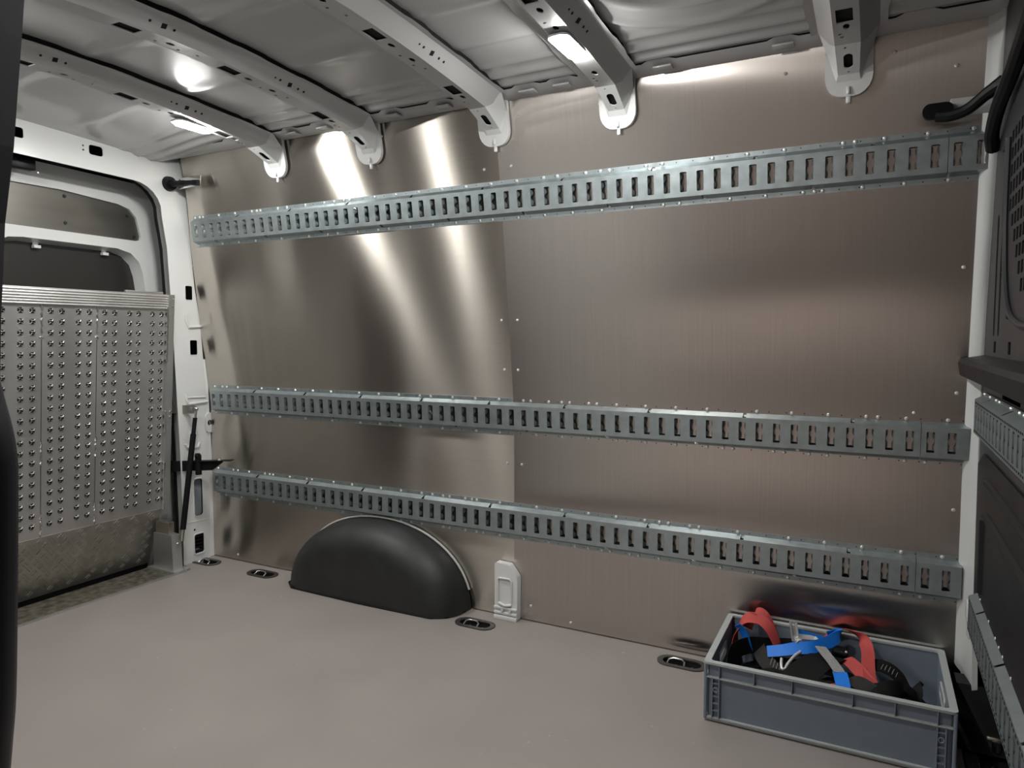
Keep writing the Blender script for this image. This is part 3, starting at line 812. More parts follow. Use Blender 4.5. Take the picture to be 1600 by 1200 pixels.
for i, (a0, a1) in enumerate(decks):
    b = bmesh.new(); holes = []
    rows = int((deck_top-.02)/.0420)
    cs = [c for c in cols_all if a0+.02 < c < a1-.02 or (c > a0+.012 and c < a1-.012)]
    plate(b, [(a0, 0), (a1, 0), (a1, deck_top), (a0, deck_top)], [], 0, -.004, fr_)
    d = padd('deck_plank', b, ALU)
    b = bmesh.new(); dk = bmesh.new()
    for c in cs:
        for r in range(rows+1):
            s = deck_top-.022-r*.0420
            if s < .012: continue
            # four-pointed raised tread stud around a punched hole
            pts = []
            for k in range(8):
                an = PI/4+k*PI/4; rr = .0150 if k % 2 == 0 else .0052
                pts.append(b.verts.new(fr_(c+rr*math.cos(an), s+rr*math.sin(an), .0004)))
            topv = [b.verts.new(fr_(c+.0042*math.cos(PI/4+k*PI/4), s+.0045*math.sin(PI/4+k*PI/4), .0085 if k % 2 == 0 else .0060)) for k in range(8)]
            for k in range(8): b.faces.new((pts[k], pts[(k+1) % 8], topv[(k+1) % 8], topv[k]))
            h = [dk.verts.new(fr_(c+.0036*math.cos(k*PI/3), s+.0036*math.sin(k*PI/3), .0066)) for k in range(6)]
            dk.faces.new(h)
            dk.faces.new([dk.verts.new(fr_(c+.0112*math.cos(k*PI/4+PI/8), s+.0112*math.sin(k*PI/4+PI/8), .0005)) for k in range(8)])
    padd('tread_studs', b, ALUX, False, 'stuff', d); padd('stud_holes', dk, DARKGAP, False, 'stuff', d)
    if i < 3:
        b = bmesh.new()
        for s0, s1 in ((deck_top-.13, deck_top), (deck_top-.62, deck_top-.53), (.01, .10)):
            tube(b, [fr_(a1+.0015+.0015*math.sin(k*1.7), s0+(s1-s0)*k/16, .001) for k in range(17)], [.0035+.0012*math.sin(k*2.3) for k in range(17)], 6)
        dome(b, fr_(a1+.0015, deck_top-.125, .0), nor, .009, .006, 10)
        each(padd, 'weld_bead', b, ALUX, True)
# ribbed top extrusion
b = bmesh.new(); box(b, (.030, deck_top, -.022), (.984, RL, .008), .001, lambda a, s, c: fr_(a, s, c))
for k in range(6):
    s = deck_top+.006+k*.0105; tube(b, [fr_(.030, s, .008), fr_(.984, s, .008)], .0036, 6)
padd('top_extrusion', b, ALU, True)
b = bmesh.new(); box(b, (.045, RL, -.012), (.22, RL+.010, .002), .002, lambda a, s, c: fr_(a, s, c)); padd('top_tab', b, ALU)
# side rail following the kink
FB = V((-.294, -.165, .003)); fdn = (FB-B0).normalized(); fno = V((-fdn.z, 0, fdn.x)); fno = fno if fno.x > 0 else -fno
FL = (FB-B0).length
ff = lambda a, s, c: B0+acr*a+fdn*s+fno*c
b = bmesh.new()
side = [B0+upv*RL, B0+upv*(.05), B0+fdn*.03, B0+fdn*FL*.7, B0+fdn*(FL+.03)]
for th in ((0, .014),):
    prevq = None
    for p in side:
        q = [b.verts.new(p+acr*.0+V((.018, 0, .0))), b.verts.new(p+acr*.030+V((.018, 0, 0))), b.verts.new(p+acr*.030+V((-.030, 0, 0))), b.verts.new(p+V((-.030, 0, 0)))]
        if prevq:
            for k in range(4): b.faces.new((prevq[k], prevq[(k+1) % 4], q[(k+1) % 4], q[k]))
        else: b.faces.new(q)
        prevq = q
    b.faces.new(prevq[::-1])
bmesh.ops.recalc_face_normals(b, faces=b.faces)
padd('side_rail', b, ALU)
b = bmesh.new(); tube(b, [ff(.020, FL*.62, .012), ff(.018, FL*.80, .026), ff(.018, FL+.02, .026)], .014, 8); padd('rail_foot', b, ALU, True)
for s0, s1 in ((RL-.30, RL-.05), (RL-.62, RL-.52), (.0, .22)):
    b = bmesh.new(); box(b, (.027, s0, .0), (.036, s1, .020), .003, lambda a, s, c: fr_(a, s, c)); padd('hinge_knuckle', b, ALUX)
b = bmesh.new()
for s in (RL-.02, RL-.05): dome(b, fr_(.007, s, .019), (1, 0, 0), .005, .004)
for s in (RL-.525, RL-.545): dome(b, fr_(.010, s, .019), (1, 0, 0), .007, .006)
each(padd, 'rail_bolt', b, ALUX, True)
# checker plate flap
b = bmesh.new(); plate(b, [(.014, 0), (.984, 0), (.984, FL), (.014, FL)], [], .002, -.003, ff); flap = padd('checker_flap', b, ALUD)
b = bmesh.new()
BARS = mat('checker_bars', (.60, .585, .55), .40, .6)
r = 0; s = .014
while s < FL-.008:
    a = .048+(.0195 if r % 2 else 0)
    k = 0
    while a < .975:
        dirn = 1 if (k+r) % 2 == 0 else -1
        for o_ in (-.0055, .0055):
            ca, cs_ = a+o_*dirn*.7, s+o_*.7
            ux, us = math.cos(PI/4)*dirn*-1, math.sin(PI/4)
            L_ = .0125
            q = [(ca-ux*L_, cs_-us*L_, .0018), (ca+us*.0020*dirn, cs_+ux*.0020*dirn, .0018), (ca+ux*L_, cs_+us*L_, .0018), (ca-us*.0020*dirn, cs_-ux*.0020*dirn, .0018)]
            tp = [(ca-ux*L_*.7, cs_-us*L_*.7, .0062), (ca+ux*L_*.7, cs_+us*L_*.7, .0062)]
            vq = [b.verts.new(ff(*p)) for p in q]; vt = [b.verts.new(ff(*p)) for p in tp]
            b.faces.new((vq[0], vq[1], vt[0])); b.faces.new((vq[1], vq[2], vt[1], vt[0])); b.faces.new((vq[2], vq[3], vt[1])); b.faces.new((vq[3], vq[0], vt[0], vt[1]))
        a += .039; k += 1
    s += .0245; r += 1
bmesh.ops.recalc_face_normals(b, faces=b.faces)
padd('tread_bars', b, BARS, False, 'stuff', flap)

# post sleeve on the sill beside the ramp
t = tag(empty('hinge_post', (-.135, -.215, .004)), 'square aluminium hinge post on the sill beside the ramp', 'post')
b = bmesh.new()
A = [(-.075, -.012), (.060, -.012), (.072, .028), (-.075, .028)]
A0 = [b.verts.new((x, y, 0)) for x, y in A]; A1 = [b.verts.new((x*.9-.0, y, .162)) for x, y in A]
for k in range(4): b.faces.new((A0[k], A0[(k+1) % 4], A1[(k+1) % 4], A1[k]))
b.faces.new(A1)
finish('sleeve', b, ALU, t)
b = bmesh.new(); box(b, (-.060, -.006, .162), (.030, .022, .215), .002); finish('inner_post', b, ZINC, t)
b = bmesh.new(); box(b, (-.09, -.035, -.001), (.10, .045, .006), .001); finish('base_plate', b, ALU, t)
b = bmesh.new(); cyl(b, (.066, .010, .120), (.074, .010, .120), .008, .007, 10); finish('pin', b, ALUX, t, True)

# gas strut with lever
t = tag(empty('gas_strut', (-.055, -.19, .165)), 'black gas strut beside the ramp, leaning up the white pillar', 'gas strut')
st0 = V((0, 0, 0)); st1 = V((-.005, .095, .560))
at_ = lambda u: st0+(st1-st0)*u
b = bmesh.new(); cyl(b, at_(.04), at_(.80), .0125, .0125, 16); finish('cylinder', b, BLACKP, t, True)
b = bmesh.new(); cyl(b, at_(.78), at_(.93), .0095, .0095, 12); finish('rod_sleeve', b, BLACKP, t, True)
b = bmesh.new(); cyl(b, at_(.90), at_(1.0), .006, .006, 12); bmesh.ops.create_uvsphere(b, u_segments=12, v_segments=8, radius=.011, matrix=Matrix.Translation(at_(1.0))); finish('ball_end', b, CHROME, t, True)
b = bmesh.new(); cyl(b, at_(-.05), at_(.05), .009, .009, 10); finish('lower_fork', b, ZINC, t, True)
t = tag(empty('lever_arm', (-.18, -.15, .725)), 'flat zinc lever arm joining the ramp edge to the gas strut', 'lever')
b = bmesh.new(); P0 = V((0, 0, 0)); P1 = V((.118, .052, .0)); d = (P1-P0).normalized(); nn = V((-d.y, d.x, 0))
plate(b, rrect(-.015, -.020, .135, .018, .010, 4), [], .003, -.003, lambda a, z, c: P0+d*a+V((0, 0, z))-nn*c); finish('flat_bar', b, ZINC, t)
b = bmesh.new(); cyl(b, P1+V((0, 0, -.002))+nn*-.014, P1+nn*.012, .009, .009, 10); cyl(b, P1+d*-.02+nn*-.008, P1+d*-.02+nn*.008, .008, .008, 6); finish('pivot_bolt', b, CHROME, t, True)

# black latch bar across the pillar
t = tag(empty('latch_bar', (-.17, -.15, .462)), 'black steel latch bar across the white pillar, behind the gas strut', 'latch')
d = V((.24, .085, .012)); dl = d.length; d.normalize(); nn = V((-d.y, d.x, 0)).normalized()
fl_ = lambda a, z, c: d*a+V((0, 0, z))-nn*c
b = bmesh.new(); plate(b, [(0, -.026), (0, .022), (dl, .022), (dl, .010), (dl-.05, -.024)], [], .004, -.004, fl_); finish('bar', b, BLACKP, t)
b = bmesh.new(); box(b, (dl*.35, .018, -.012), (dl+.05, .022, .020), .001, fl_); finish('top_plate', b, BLACKP, t)
b = bmesh.new(); cyl(b, fl_(dl*.95, .022, .006), fl_(dl*.95, .030, .006), .010, .009, 6); finish('bolt', b, CHROME, t)
b = bmesh.new(); cyl(b, fl_(dl*.55, .048, .008), fl_(dl*.55, -.042, .008), .014, .014, 14); cyl(b, fl_(dl*.52, .045, .012), fl_(dl*.58, .045, .012), .013, .013, 12); finish('pivot', b, BLACKP, t, True)

# ------------------------------------------------------------------ BULKHEAD
XB = 2.955
bulk = struct(empty('wall_right', (XB, -.5, 0)), 'dark bulkhead partition with slotted screen')
BI = Matrix.Translation(-bulk.location)
fk = lambda a, z, c: V((XB-c, a, z))
def badd(nm, b, m, smooth=False, par=bulk, kind=None):
    o = finish(nm, b, m, par, smooth, kind); o.matrix_parent_inverse = BI if par == bulk else Matrix.Identity(4); return o
b = bmesh.new(); holes = []
z = 1.145
row = 0
while z < 1.50:
    y = -.335-.03*max(0, (1.35-z)*2.2) - (.0)
    yy = -.345
    while yy > -1.3:
        lim = -.335 - (0 if z > 1.33 else (1.33-z)*.85)
        if yy < lim: holes.append(rrect(yy-.026, z, yy, z+.027, .003, 2))
        yy -= .0365
    z += .0375; row += 1
for yc in (-.190, -.262): holes.append(rrect(yc-.013, 1.055, yc+.013, 1.350, .012, 3))
for y0, y1 in ((-.235, -.20), (-.45, -.415)): holes.append(rrect(y0, 1.015, y1, 1.043, .003, 2))
holes += [rrect(-.14, .60, -.115, .70, .004, 2), rrect(-.345, .925, -.20, .945, .003, 2), rrect(-.60, .915, -.37, .945, .003, 2)]
holes += [rrect(-.15, .43, -.10, .58, .004, 2)]
plate(b, [(-1.78, .25), (.0, .25), (-.02, 1.0), (-.10, 1.43), (-.17, 1.86), (-1.78, 1.9)], holes, 0, -.003, fk)
badd('screen_sheet', b, BULK)
b = bmesh.new(); plate(b, [(-1.78, -.3), (.1, -.3), (.1, 1.9), (-1.78, 1.9)], [], -.10, -.11, fk); badd('cab_darkness', b, DARKGAP)
b = bmesh.new()
pr_ = [(0, 1.006), (.050, .996), (.056, .985), (.050, .950), (0, .944)]
A = [b.verts.new(fk(-.002, z, c)) for c, z in pr_]; B_ = [b.verts.new(fk(-1.75, z, c)) for c, z in pr_]
for k in range(4): b.faces.new((A[k], A[k+1], B_[k+1], B_[k]))
b.faces.new(A); b.faces.new(B_[::-1]); bmesh.ops.recalc_face_normals(b, faces=b.faces)
badd('ledge', b, BULKD)
b = bmesh.new(); plate(b, [(-1.76, .26), (-.10, .26), (-.06, .72), (-.16, .76), (-1.76, .76)], [], .006, .002, fk)
badd('lower_sheet', b, BULKD)
b = bmesh.new()
for z0, z1, y0, y1 in ((.70, .56, -.25, -.95), (.62, .48, -.25, -.95)):
    tube(b, [fk(y0, z0, .006), fk(y1, z0, .006)], .010, 8)
tube(b, [fk(-.215, .60, .006), fk(-.225, .42, .006)], .009, 8)
each(badd, 'pressed_rib', b, BULKD, True)
b = bmesh.new(); tube(b, spline([fk(-1.0, 1.705, .02), fk(-.48, 1.612, .02), fk(-.30, 1.585, .022), fk(-.18, 1.553, .02), fk(-.135, 1.52, .012)], 6), .016, 10); badd('frame_tube', b, BLACKP, True)
b = bmesh.new(); tube(b, spline([fk(-.33, 1.50, .004), fk(-.335, 1.30, .004), fk(-.40, 1.14, .004), (fk(-.55, 1.08, .004)), fk(-.9, 1.07, .004)], 6), .007, 8); badd('screen_edge', b, BULK, True)
b = bmesh.new()
for y, z in ((-.265, 1.49), (-.315, 1.36), (-.34, 1.20), (-.42, 1.10), (-.03, .975), (-.20, 1.62)): dome(b, fk(y, z, .002), (-1, 0, 0), .009, .007)
each(badd, 'screw', b, BULK, True)

# white pillar between lining and bulkhead
bm = bmesh.new()
zs = [0.10, .2, .35, .55, .8, 1.0, 1.2, 1.43, 1.6, 1.75, 1.86]
rgt = [-.115, -.085, -.055, -.035, -.025, -.030, -.05, -.085, -.115, -.15, -.18]
rows = []
for z, r_ in zip(zs, rgt):
    l0 = wy(z)-.001
    zc = z
    rows.append([bm.verts.new(p) for p in ((2.922, l0, zc+.035 if z < .15 else zc), (2.926, l0-.012, zc+.03 if z < .15 else zc), (2.936, l0-.020, zc+.02 if z < .15 else zc), (2.945, (l0+r_)/2-.012, zc), (XB-.003, r_, zc), (XB+.01, r_+.002, zc))])
for A, B_ in zip(rows, rows[1:]):
    for k in range(5): bm.faces.new((A[k], B_[k], B_[k+1], A[k+1]))
trim3 = struct(finish('trim_3', bm, TRIMG, None, True, ang=40), 'light grey pillar between steel lining and bulkhead')
bm = bmesh.new(); box(bm, (2.936, -.12, .26), (2.950, -.075, .34), .004); box(bm, (2.934, -.105, .30), (2.944, -.06, .352), .004); each(finish, 'torn_edge', bm, WHITE, trim3, True)

# rails on the bulkhead
def bulk_rail(z, y0, label, seedv):
    t = tag(empty('bulkhead_rail', (XB, y0, z), (0, 0, -PI/2)), label, 'lashing rail', 'slotted lashing rails on the bulkhead')
    n = 26
    bmm = rail_mesh(n, 0, 1.25, .03, (.14, .10), .125); finish('rail_section', bmm, GALV_SHADE, t, True, ang=20)
    b = bmesh.new(); rnd = random.Random(seedv)
    for sgn in (1, -1):
        x = .014
        while x < 1.24: dome(b, (x, -.004, sgn*.0575), (0, -1, 0), .005, .004); x += PITCH*rnd.choice((1, 2, 2, 3))
    finish('rivets', b, SCREW, t, True, 'stuff')
    b = bmesh.new()
    for sgn in (1, -1):
        for k in range(60):
            x = .015+k*.0203; box(b, (x, -.0247, sgn*.036-.002), (x+.009, -.0240, sgn*.036+.002))
    finish('punched_holes', b, DARKGAP, t, False, 'stuff')
bulk_rail(.850, -.105, 'slotted galvanised rail on the dark bulkhead, just under its ledge', 5)
bulk_rail(.345, -.155, 'slotted galvanised rail low on the dark bulkhead, beside the grey crate', 6)

# dark well at the foot of the bulkhead
bm = bmesh.new(); box(bm, (2.925, -1.7, -.03), (3.06, .02, -.012)); finish('foot_well', bm, BULKD, bulk).matrix_parent_inverse = BI
t = tag(empty('step_cover', (2.93, -.06, 0)), 'black plastic step cover at the foot of the grey pillar', 'cover')
b = bmesh.new()
pr_ = [(.0, 0), (.004, .060), (-.012, .100), (-.030, .128), (-.10, .130), (-.16, .06), (-.20, .0)]
A = [b.verts.new((-.012, .06+y, z)) for y, z in pr_]; B_ = [b.verts.new((.13, .06+y, z)) for y, z in pr_]
for k in range(6): b.faces.new((A[k], A[k+1], B_[k+1], B_[k]))
b.faces.new(A); b.faces.new(B_[::-1]); bmesh.ops.recalc_face_normals(b, faces=b.faces)
finish('shell', b, BLACKP, t)
b = bmesh.new(); box(b, (-.002, -.36, -.010), (.028, -.16, .004), .002); finish('tread_strip', b, BULK, t)
t = tag(empty('belt_anchor', (3.0, -.155, .02)), 'small bright steel anchor plate on the floor under the bulkhead rail', 'anchor')
b = bmesh.new(); box(b, (-.020, -.025, 0), (.022, .02, .018), .004); finish('plate', b, ZINC, t, True)
b = bmesh.new(); cyl(b, (.0, -.035, -.01), (.0, -.035, .012), .011, .010, 10); finish('bolt', b, CHROME, t, True)
b = bmesh.new(); tube(b, [(-.02, .02, .01), (-.015, .03, .028), (.0, .032, .030)], .004, 8); finish('loop', b, CHROME, t, True)

# ------------------------------------------------------------------ CRATE
CX, CY = 2.3063, -.369
CL, CW, CH = .594, .381, .168
crate = tag(empty('plastic_crate', (CX, CY, 0), (0, 0, .0081)), 'grey-blue open plastic crate on the floor holding lashing straps', 'crate')
def cadd(nm, b, m, smooth=False): return finish(nm, b, m, crate, smooth)
IN = .011      # wall inset from the rim
b = bmesh.new()
box(b, (IN+.01, IN+.01, .002), (CL-IN-.01, CW-IN-.01, .010), .001)
cadd('base', b, CRATE)
x0, x1, y0, y1 = IN, CL-IN, IN, CW-IN
b = bmesh.new(); plate(b, [(x0, .004), (x1, .004), (x1, CH-.004), (x0, CH-.004)], [], 0, .004, lambda a, z, c: V((a, y0+c, z))); cadd('front_wall', b, CRATE)
b = bmesh.new(); plate(b, [(x0, .004), (x1, .004), (x1, CH-.004), (x0, CH-.004)], [], 0, .004, lambda a, z, c: V((a, y1-c, z))); cadd('back_wall', b, CRATE)
for xx, sgn, nm in ((x0, 1, 'left_wall'), (x1, -1, 'right_wall')):
    b = bmesh.new(); plate(b, [(y0, .004), (y1, .004), (y1, CH-.004), (y0, CH-.004)], [rrect(CW/2-.055, .098, CW/2+.055, .130, .012, 3)], 0, .004, lambda a, z, c: V((xx+sgn*c, a, z))); cadd('end_wall', b, CRATE)
# rim
b = bmesh.new()
plate(b, rrect(0, 0, CL, CW, .012, 4), [rrect(.017, .017, CL-.017, CW-.017, .008, 4)], CH, CH-.006, lambda a, y, c: V((a, y, c)))
bmesh.ops.bevel(b, geom=[e for e in b.edges if len(e.link_faces) == 2 and e.calc_face_angle(0) > 1], offset=.0015, segments=2, affect='EDGES')
cadd('rim', b, CRATE2, True)
# ledge below the rim and foot flange
b = bmesh.new()
for z0, z1, o_ in ((.124, .1275, .001), (.010, .0145, .002), (.004, .0075, .005)):
    plate(b, rrect(o_, o_, CL-o_, CW-o_, .010, 3), [rrect(.0125, .0125, CL-.0125, CW-.0125, .004, 2)], z1, z0, lambda a, y, c: V((a, y, c)))
each(cadd, 'stiffening_ledge', b, CRATE2)
b = bmesh.new()
for x in (.042, .132, .226, CL-.226, CL-.132, CL-.042):
    box(b, (x-.0012, .001, .1275), (x+.0012, .012, CH-.006)); box(b, (x-.0012, CW-.012, .1275), (x+.0012, CW-.001, CH-.006))
for y in (.042, .13, CW-.13, CW-.042):
    box(b, (.001, y-.0012, .1275), (.012, y+.0012, CH-.006)); box(b, (CL-.012, y-.0012, .1275), (CL-.001, y+.0012, CH-.006))
for xa in (.024, .042, CL-.024, CL-.042): box(b, (xa-.0014, .001, .012), (xa+.0014, .012, .1255)); box(b, (xa-.0014, CW-.012, .012), (xa+.0014, CW-.001, .1255))
for ya in (.024, .042, CW-.024, CW-.042): box(b, (.001, ya-.0014, .012), (.012, ya+.0014, .1255)); box(b, (CL-.012, ya-.0014, .012), (CL-.001, ya+.0014, .1255))
for xa, xb in ((.024, .042), (CL-.042, CL-.024)):
    for z in (.034, .054, .074, .110): box(b, (xa, .002, z-.0013), (xb, .012, z+.0013))
    tube(b, [((xa+xb)/2+.0062*math.cos(k*PI/6), .003, .0925+.0062*math.sin(k*PI/6)) for k in range(12)], .0017, 6, True)
for ex in (0, 1):
    xs = (.001, .010) if ex == 0 else (CL-.010, CL-.001)
    for yy in (0, 1):
        yr = (.001, .010) if yy == 0 else (CW-.010, CW-.001)
        box(b, (xs[0], yr[0], .006), (xs[1], yr[1], CH-.004), .003)
each(cadd, 'rib', b, CRATE)
b = bmesh.new()
for xx, sgn in ((x0+.004, 1), (x1-.004, -1)):
    tube(b, [(xx+sgn*.002, y, z) for y, z in rrect(CW/2-.058, .095, CW/2+.058, .133, .013, 4)], .003, 6, True)
each(cadd, 'handle_edge', b, CRATE2, True)

# ------------------------------------------------------------------ STRAPS in the crate (things of their own)
def strap(name, label, m, pts, sides, width, thick=.002, n=8, cat='strap'):
    c = V((CX, CY, 0)); ctr = V((sum(p[0] for p in pts)/len(pts), sum(p[1] for p in pts)/len(pts), min(p[2] for p in pts)))
    t = tag(empty(name, c+ctr), label, cat, 'lashing straps in the crate')
    b = bmesh.new(); ribbon(b, [V(p)-ctr for p in pts], [V(s) for s in sides], width, thick, n)
    finish('webbing', b, m, t, True, ang=40)
    return t, ctr
Y = (0, 1, 0); X = (1, 0, 0); Z = (0, 0, 1)
def vs(*a): return V(a).normalized()
t, c = strap('red_strap', 'red webbing strap arched over the back left rim of the crate', RED,
      [(.032, .285, .085), (.036, .300, .140), (.060, .318, .182), (.098, .326, .186), (.128, .318, .168), (.152, .312, .128), (.165, .312, .095)],
      [vs(.3, 1, .1), vs(.2, 1, .35), vs(.1, .85, .5), vs(.1, .85, .5), vs(.3, .9, .35), vs(.3, 1, .2), Y], .040)
t, c = strap('red_strap', 'short red webbing fold on top of the back left rim of the crate', RED,
      [(.062, .330, .150), (.072, .345, .182), (.092, .350, .200), (.116, .345, .188), (.134, .340, .160), (.150, .335, .125)],
      [vs(.9, .3, .6), vs(.8, .3, .5), vs(.5, .7, .5), vs(.3, .8, .5), vs(.3, .9, .3), Y], .032)
strap('blue_strap', 'narrow blue strap end under the red arch at the left of the crate', BLUE,
      [(.040, .285, .172), (.052, .290, .158), (.064, .292, .136), (.072, .294, .110), (.078, .30, .085)], [vs(1, -.2, .3)]*5, .022)
strap('black_strap', 'wide black strap loop standing open at the left of the crate', BLACKW,
      [(.055, .130, .050), (.040, .165, .085), (.042, .225, .110), (.075, .290, .112), (.125, .320, .108), (.180, .335, .112), (.235, .325, .120), (.28, .30, .115)],
      [vs(-.25, -.1, 1), vs(-.25, 0, 1), vs(-.2, .1, 1), vs(0, .2, 1), vs(0, .2, 1), vs(0, .2, 1), vs(0, .1, 1), Z], .050)
strap('charcoal_strap', 'charcoal strap loop curling inside the black loop at the left of the crate', DARKW,
      [(.105, .290, .108), (.112, .255, .115), (.130, .225, .108), (.155, .200, .096), (.190, .175, .085), (.23, .14, .075)],
      [vs(.6, .1, .7), vs(.5, .3, .8), vs(.5, .6, .7), vs(.4, .8, .5), vs(.4, .9, .3), Y], .045)
strap('black_strap', 'black strap lying along the front left of the crate over red webbing', BLACKW,
      [(.065, .120, .058), (.11, .130, .088), (.155, .150, .102), (.20, .150, .092), (.245, .12, .072)], [vs(.3, 1, .3)]*5, .045)
strap('red_strap', 'red webbing peeping from under black straps along the front left wall of the crate', RED,
      [(.06, .080, .060), (.10, .090, .086), (.145, .095, .088), (.19, .115, .090), (.225, .135, .080)], [vs(.2, 1, .5)]*5, .040)
strap('black_strap', 'broad black strap sloping up through the middle of the crate', BLACKW,
      [(.17, .060, .070), (.215, .095, .112), (.255, .150, .140), (.285, .200, .152), (.315, .255, .142), (.34, .30, .11)],
      [vs(1, -.7, -.2), vs(1, -.6, -.3), vs(1, -.55, -.2), vs(1, -.5, 0), vs(1, -.4, .1), X], .080)
strap('blue_strap', 'bright blue strap swept across the ratchet buckle in the middle of the crate', BLUE,
      [(.135, .235, .128), (.175, .235, .140), (.215, .232, .156), (.255, .236, .166), (.290, .262, .174), (.318, .290, .186), (.326, .305, .190), (.312, .314, .184), (.292, .310, .178)],
      [vs(.1, .6, .6), vs(.05, .6, .7), vs(-.1, .45, .85), vs(-.15, .35, .9), vs(-.2, .3, .9), vs(-.1, .3, .9), vs(.3, .3, .9), vs(.2, -.2, .9), vs(.2, -.2, .9)], .034)
strap('blue_strap', 'thin blue strap running behind the silver ratchet lever in the crate', BLUE,
      [(.205, .275, .192), (.225, .285, .184), (.250, .298, .176), (.28, .31, .168)], [vs(.2, .5, .8)]*4, .012)
t, c = strap('grey_strap', 'grey strap tail with a blue sewn end hanging over the front middle of the crate', GREYW,
      [(.278, .236, .172), (.295, .205, .166), (.315, .170, .160), (.334, .130, .154)], [vs(1, .45, -.15)]*4, .032)
b = bmesh.new(); ribbon(b, [V(p)-c for p in ((.333, .132, .1545), (.338, .110, .150), (.343, .085, .142), (.346, .060, .130))], [vs(1, .1, 0)]*4, .036, .003); o = finish('blue_end', b, BLUE, t, True); o['label'] = 'blue sewn end'
strap('red_strap', 'long red strap arched over the back rim towards the middle of the crate', RED,
      [(.280, .345, .130), (.292, .352, .168), (.330, .352, .190), (.365, .345, .186), (.388, .325, .176), (.398, .285, .162), (.400, .240, .150), (.403, .190, .142), (.408, .150, .138), (.412, .125, .128)],
      [vs(-.3, .85, -.35), vs(-.3, .85, -.38), vs(-.32, .85, -.38), vs(-.5, .8, -.30), vs(-.75, .6, -.1), vs(-.9, .4, .2), vs(-1, .2, .2), vs(-1, .1, .3), vs(-1, 0, .2), vs(-1, 0, .2)], .034)
strap('red_strap', 'bright red strap folded flat in the middle of the crate beside the grey strap', RED,
      [(.335, .270, .120), (.342, .245, .146), (.362, .215, .148), (.385, .180, .142), (.405, .150, .132), (.42, .12, .115)], [vs(.8, .6, .2)]*6, .040)
strap('charcoal_strap', 'charcoal strap lying flat beside the blue strap end at the front of the crate', DARKW,
      [(.33, .16, .110), (.36, .135, .138), (.395, .105, .142), (.43, .080, .130), (.46, .06, .105)], [vs(.6, 1, .1)]*5, .060)
strap('red_strap', 'small red strap roll showing at the front wall beside the blue strap end', RED,
      [(.305, .055, .085), (.308, .075, .122), (.325, .080, .132), (.34, .075, .118), (.345, .060, .085)], [vs(.1, 1, .2)]*5, .036)
strap('black_strap', 'black strap bunched behind the red strap foot at the right of the crate', BLACKW,
      [(.375, .27, .095), (.400, .265, .132), (.440, .262, .138), (.475, .250, .122), (.50, .225, .085)], [vs(.2, 1, .2)]*5, .055)
strap('black_strap', 'black strap draped along the front wall at the right of the crate', BLACKW,
      [(.38, .062, .100), (.405, .088, .138), (.450, .110, .136), (.485, .150, .118), (.50, .19, .118), (.515, .23, .092)], [vs(.1, 1, .1), vs(.2, 1, 0), vs(.4, 1, 0), vs(.6, 1, 0), vs(.7, 1, 0), vs(.7, 1, 0)], .070)
strap('black_strap', 'rightmost black strap bowing down to the crate bottom by the right wall', BLACKW,
      [(.44, .13, .085), (.475, .150, .112), (.510, .160, .108), (.540, .165, .080), (.558, .170, .045), (.562, .172, .02)], [vs(.1, 1, .1)]*6, .062)
strap('charcoal_strap', 'charcoal webbing lying on the crate bottom under the black straps', DARKW,
      [(.05, .20, .030), (.15, .25, .050), (.25, .15, .045), (.35, .25, .055), (.45, .15, .050), (.52, .25, .030)], [Y]*6, .16)
strap('black_strap', 'black webbing filling the back of the crate bottom', BLACKW,
      [(.04, .31, .025), (.15, .33, .060), (.28, .32, .070), (.38, .31, .060), (.46, .32, .030)], [Y]*5, .06)
# pale stitching on two of the black straps
st_ = [o for o in COL.objects if o.get('label', '').startswith(('black strap bunched', 'charcoal strap loop'))]
for o in st_:
    for k in range(5):
        b = bmesh.new()
        if o['label'].startswith('black'):
            x = .432+.009*k; p = V((CX+x, CY+.236, .1405-.0026*k*k*.35))-o.location; q = p+V((.006, .030, .002))
        else:
            x = .150+.008*k; p = V((CX+x, CY+.186-.004*k, .112-.005*k))-o.location; q = p+V((.004, .018, .016))
        tube(b, [p, (p+q)/2+V((0, 0, .001)), q], .0008, 5); finish('stitch', b, GREYW, o)
# ratchet buckle
rc = V((.238, .270, .168))
t = tag(empty('ratchet_buckle', V((CX, CY, 0))+rc), 'silver ratchet buckle with upright lever on the straps in the crate', 'ratchet')
ux = V((.83, .52, -.05)).normalized(); uz = V((0, -.15, 1)).normalized(); uy = uz.cross(ux).normalized()
fq = lambda a, y, z: ux*a+uy*y+uz*z
b = bmesh.new()
for yy in (-.014, .012): plate(b, [(-.036, -.010), (.036, -.006), (.040, .004), (.020, .010), (-.020, .014), (-.040, .008)], [circ(-.022, .002, .004, 8)], yy, yy+.002, lambda a, z, c: fq(a, c, z))
box(b, (-.005, -.014, -.006), (.038, .014, -.003), 0, fq)
finish('frame', b, BRIGHTZ, t)
b = bmesh.new()
ld = V((-.16, .05, 1)).normalized(); lx = ux
fl2 = lambda a, z, c: fq(-.034, 0, 0)+lx*a+ld*z-lx.cross(ld)*c*-1
plate(b, rrect(-.010, -.004, .010, .056, .004, 3), [circ(0, .047, .0035, 8)], .002, -.002, fl2)
for sx in (-.010, .008): plate(b, [(sx, 0), (sx+.002, 0), (sx+.002, .052), (sx, .052)], [], .008, -.002, fl2)
finish('lever', b, BRIGHTZ, t)
b = bmesh.new(); cyl(b, fq(-.028, -.018, .002), fq(-.028, .018, .002), .010, .010, 14); cyl(b, fq(.034, -.016, .0), fq(.034, .016, .0), .006, .006, 10); each(finish, 'axle', b, BRIGHTZ, t, True)
b = bmesh.new()
